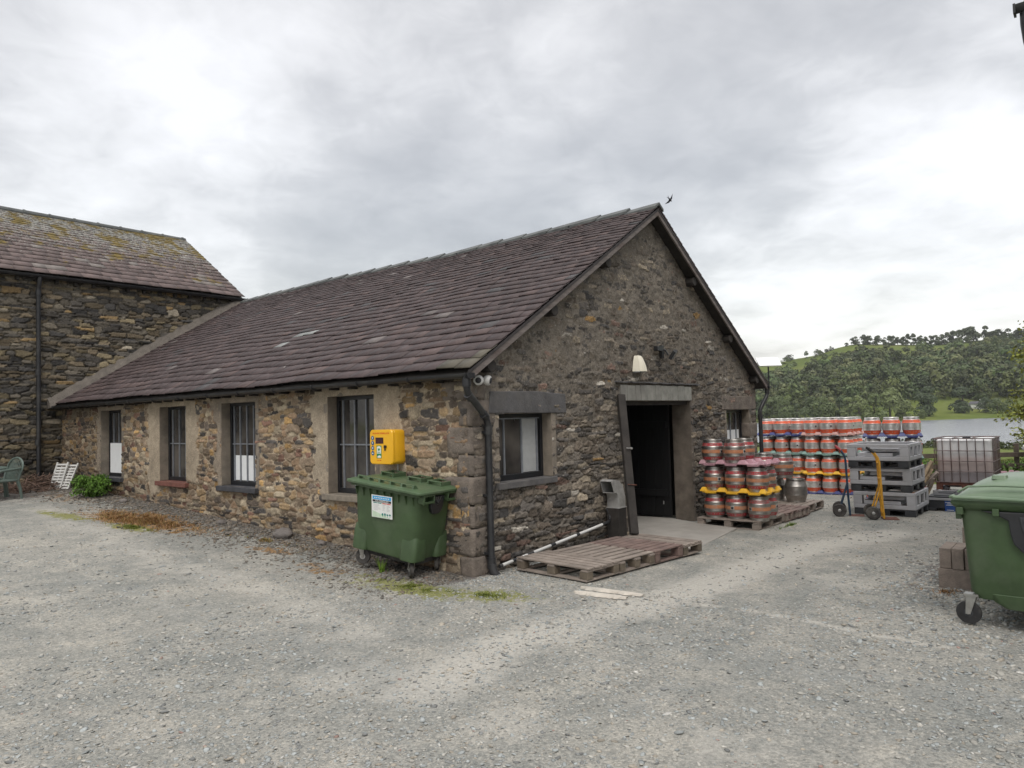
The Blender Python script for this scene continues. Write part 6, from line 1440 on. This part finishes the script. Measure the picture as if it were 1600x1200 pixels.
# ------------------------------------------------------------------ gravel, weeds
def gravel():
    rng=np.random.default_rng(1)
    ph=(1+5**.5)/2; ico=np.array([(-1,ph,0),(1,ph,0),(-1,-ph,0),(1,-ph,0),(0,-1,ph),(0,1,ph),(0,-1,-ph),(0,1,-ph),(ph,0,-1),(ph,0,1),(-ph,0,-1),(-ph,0,1)])/1.9
    IF=np.array([(0,11,5),(0,5,1),(0,1,7),(0,7,10),(0,10,11),(1,5,9),(5,11,4),(11,10,2),(10,7,6),(7,1,8),(3,9,4),(3,4,2),(3,2,6),(3,6,8),(3,8,9),(4,9,5),(2,4,11),(6,2,10),(8,6,7),(9,8,1)])
    def scat(N,rmin,rmax,pw,smin,smax,a0,a1,flat):
        u=rng.random(N); r=(rmin**pw+(rmax**pw-rmin**pw)*u)**(1/pw); a=np.radians(rng.uniform(a0,a1,N)); x=CAMP.x+r*np.cos(a); y=CAMP.y+r*np.sin(a)
        ok=~((x>-.05)&(y>-.02)&(y<LEN)&(x<WID+.05)); ok&=~((x>3.0)&(x<5.4)&(y>-1.3)&(y<0)); ok&=(x+.25*(y+2)<15.6)&(y<LEN)
        dn=fbm(x*.8,y*.8,55,4); ok&=rng.random(N)<np.clip((dn-.30)*3.4,.12,1)
        x,y,r=x[ok],y[ok],r[ok]; n=len(x); s=smin*(smax/smin)**(rng.random(n)**2.2)
        return x,y,r,s,n,flat
    parts=[scat(52000,2.6,9,1.15,.006,.021,-14,96,.4),scat(24000,6,24,1.3,.010,.026,-10,88,.5),scat(3600,2.6,14,1.4,.017,.036,-12,92,.34)]
    # coarse stones along the wall foot and around the big bin
    n=7000; y=rng.uniform(0,12.8,n); x=-np.abs(rng.normal(0,.42,n))-.06; parts.append((x,y,np.hypot(x-CAMP.x,y-CAMP.y),.012*(3.2**(rng.random(n)**2)),n,.6))
    n=3500; x=rng.normal(3.2,1.5,n); y=rng.normal(-4.9,.55,n); parts.append((x,y,x*0,.012*(2.4**(rng.random(n)**2)),n,.6))
    n=1800; x=rng.uniform(-.4,3.4,n); y=-np.abs(rng.normal(0,.25,n))-.1; parts.append((x,y,x*0,.01*(2.2**(rng.random(n)**2)),n,.6))
    V=[];F=[];C=[];off=0
    for x,y,r,s,n,flat in parts:
        ax=np.stack([s*rng.uniform(.8,1.5,n),s*rng.uniform(.6,1.0,n),s*flat*rng.uniform(.45,1,n)],1)
        jit=rng.uniform(.72,1.25,(n,12,1)); P=ico[None]*jit*ax[:,None,:]
        an=rng.random(n)*6.283; tl=rng.normal(0,.25,n); c_,s_=np.cos(an),np.sin(an)
        Z=P[...,2]+P[...,0]*np.sin(tl)[:,None]; X=P[...,0]*c_[:,None]-P[...,1]*s_[:,None]; Y=P[...,0]*s_[:,None]+P[...,1]*c_[:,None]
        z=gz(x,y)+bump_h(x,y); P=np.stack([X+x[:,None],Y+y[:,None],Z+(z+ax[:,2]*.25)[:,None]],-1)
        V.append(P.reshape(-1,3)); F.append((IF[None]+ (np.arange(n)*12)[:,None,None]+off).reshape(-1,3)); off+=n*12
        q=rng.random((n,1)); b=np.where(q<.40,np.array([[.31,.33,.325]]),np.where(q<.54,np.array([[.20,.205,.20]]),np.where(q<.85,np.array([[.37,.36,.325]]),np.where(q<.975,np.array([[.33,.30,.25]]),np.where(q<.995,np.array([[.46,.45,.42]]),np.array([[.30,.21,.18]]))))))
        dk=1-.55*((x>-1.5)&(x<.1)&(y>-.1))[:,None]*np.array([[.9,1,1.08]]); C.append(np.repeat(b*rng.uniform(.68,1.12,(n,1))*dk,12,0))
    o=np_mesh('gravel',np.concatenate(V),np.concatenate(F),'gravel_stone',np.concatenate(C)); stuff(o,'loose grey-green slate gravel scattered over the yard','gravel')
gravel()
def blades(name,label,cat,cx,cy,rx,ry,an,N,h,cols,seed,flat=.5):
    rg=np.random.default_rng(seed); a=rg.random(N)*6.28; r=np.abs(rg.normal(0,.55,N)); X=r*np.cos(a)*rx; Y=r*np.sin(a)*ry
    x=cx+X*math.cos(an)-Y*math.sin(an); y=cy+X*math.sin(an)+Y*math.cos(an); ok=~((x>-.03)&(y>-.03)&(y<13)&(x<9))&(fbm(x*4.5,y*4.5,seed+40,3)>.40+.10*rg.random(N)); x,y,r=x[ok],y[ok],r[ok]; N=len(x)
    z=gz(x,y)+bump_h(x,y); hh=h*(.4+rg.random(N))*(1.15-.6*np.clip(r,0,1.2)); d=rg.normal(0,1,(N,2)); d/=np.linalg.norm(d,axis=1)[:,None]; e=np.stack([-d[:,1],d[:,0],d[:,0]*0],1)*.0035*(1+rg.random((N,1)))
    b=np.stack([x,y,z-.005],1); tp=b+np.stack([d[:,0]*hh*flat*1.6,d[:,1]*hh*flat*1.6,hh],1); md=(b+tp)/2+np.array([0,0,1])*hh[:,None]*.15
    v=np.stack([b-e,b+e,tp+e*.15,tp-e*.15],1).reshape(-1,3); c=np.array(cols)[rg.integers(0,len(cols),N)]*(.6+.8*rg.random((N,1)))
    o=np_mesh(name,v,np.arange(N*4).reshape(-1,4),'leaf',np.repeat(c,4,0)); stuff(o,label,cat)
RU=[(.24,.12,.04),(.30,.17,.07),(.15,.085,.03),(.33,.20,.11)]; GR=[(.12,.15,.02),(.17,.18,.035),(.09,.12,.02)]
blades('dead_weeds','low patch of rust-brown dead weeds on the gravel before the small windows','weeds',-.92,6.8,.42,1.55,.1,26000,.055,RU+[(.16,.13,.03)],1)
blades('moss','yellow-green moss at the near edge of the rust-brown weed patch','moss',-1.30,6.2,.17,.6,.15,4000,.025,GR,2)
blades('moss_patch','yellow-green moss on the ground in front of the left bin','moss',-.82,.15,.22,.8,.1,9000,.018,GR,3)
blades('moss_patch','yellow-green moss near the barn corner below the downpipe','moss',-.62,-.75,.22,.45,.3,2200,.018,GR,4)
blades('weed_fringe','thin fringe of brown weeds along the foot of the long wall','weeds',-.55,3.6,.25,1.6,.05,2600,.03,RU+GR,5)
blades('verge_grass','short green grass growing along the edge of the cask pallets','grass',6.1,-1.66,.55,.035,0,500,.05,[(.08,.14,.02),(.12,.18,.04)],6)
blades('straw','scatter of rusty straw below the concrete blocks','straw',2.25,-4.62,.2,.35,0,1300,.03,RU,7)
blades('sprig','small green weed sprig growing out under the left bin','weed',-.62,.95,.05,.05,0,90,.17,[(.14,.24,.03)],8,.3)

# ------------------------------------------------------------------ damp air over the lake
def haze():
    m=bpy.data.materials.new('haze'); m.use_nodes=True; t=NT(m.node_tree); t.n.clear(); out=t.node('ShaderNodeOutputMaterial'); v=t.node('ShaderNodeVolumePrincipled'); v.inputs['Density'].default_value=.00011; v.inputs['Color'].default_value=(.93,.96,1,1); v.inputs['Anisotropy'].default_value=.2
    t.link(v.outputs[0],out.inputs['Volume']); MATS['haze']=m
    b=MB(); b.box((-1700,-1700,-18),(1700,1700,110)); o=b.build('haze','haze'); o['kind']='stuff'; tag(o,'thin pale damp haze softening the far hillside','haze')
haze()
for o in COL.objects:
    if 'label' in o and not 4<=len(o['label'].replace('-',' ').split())<=16: print('LABEL LENGTH',o['label'])
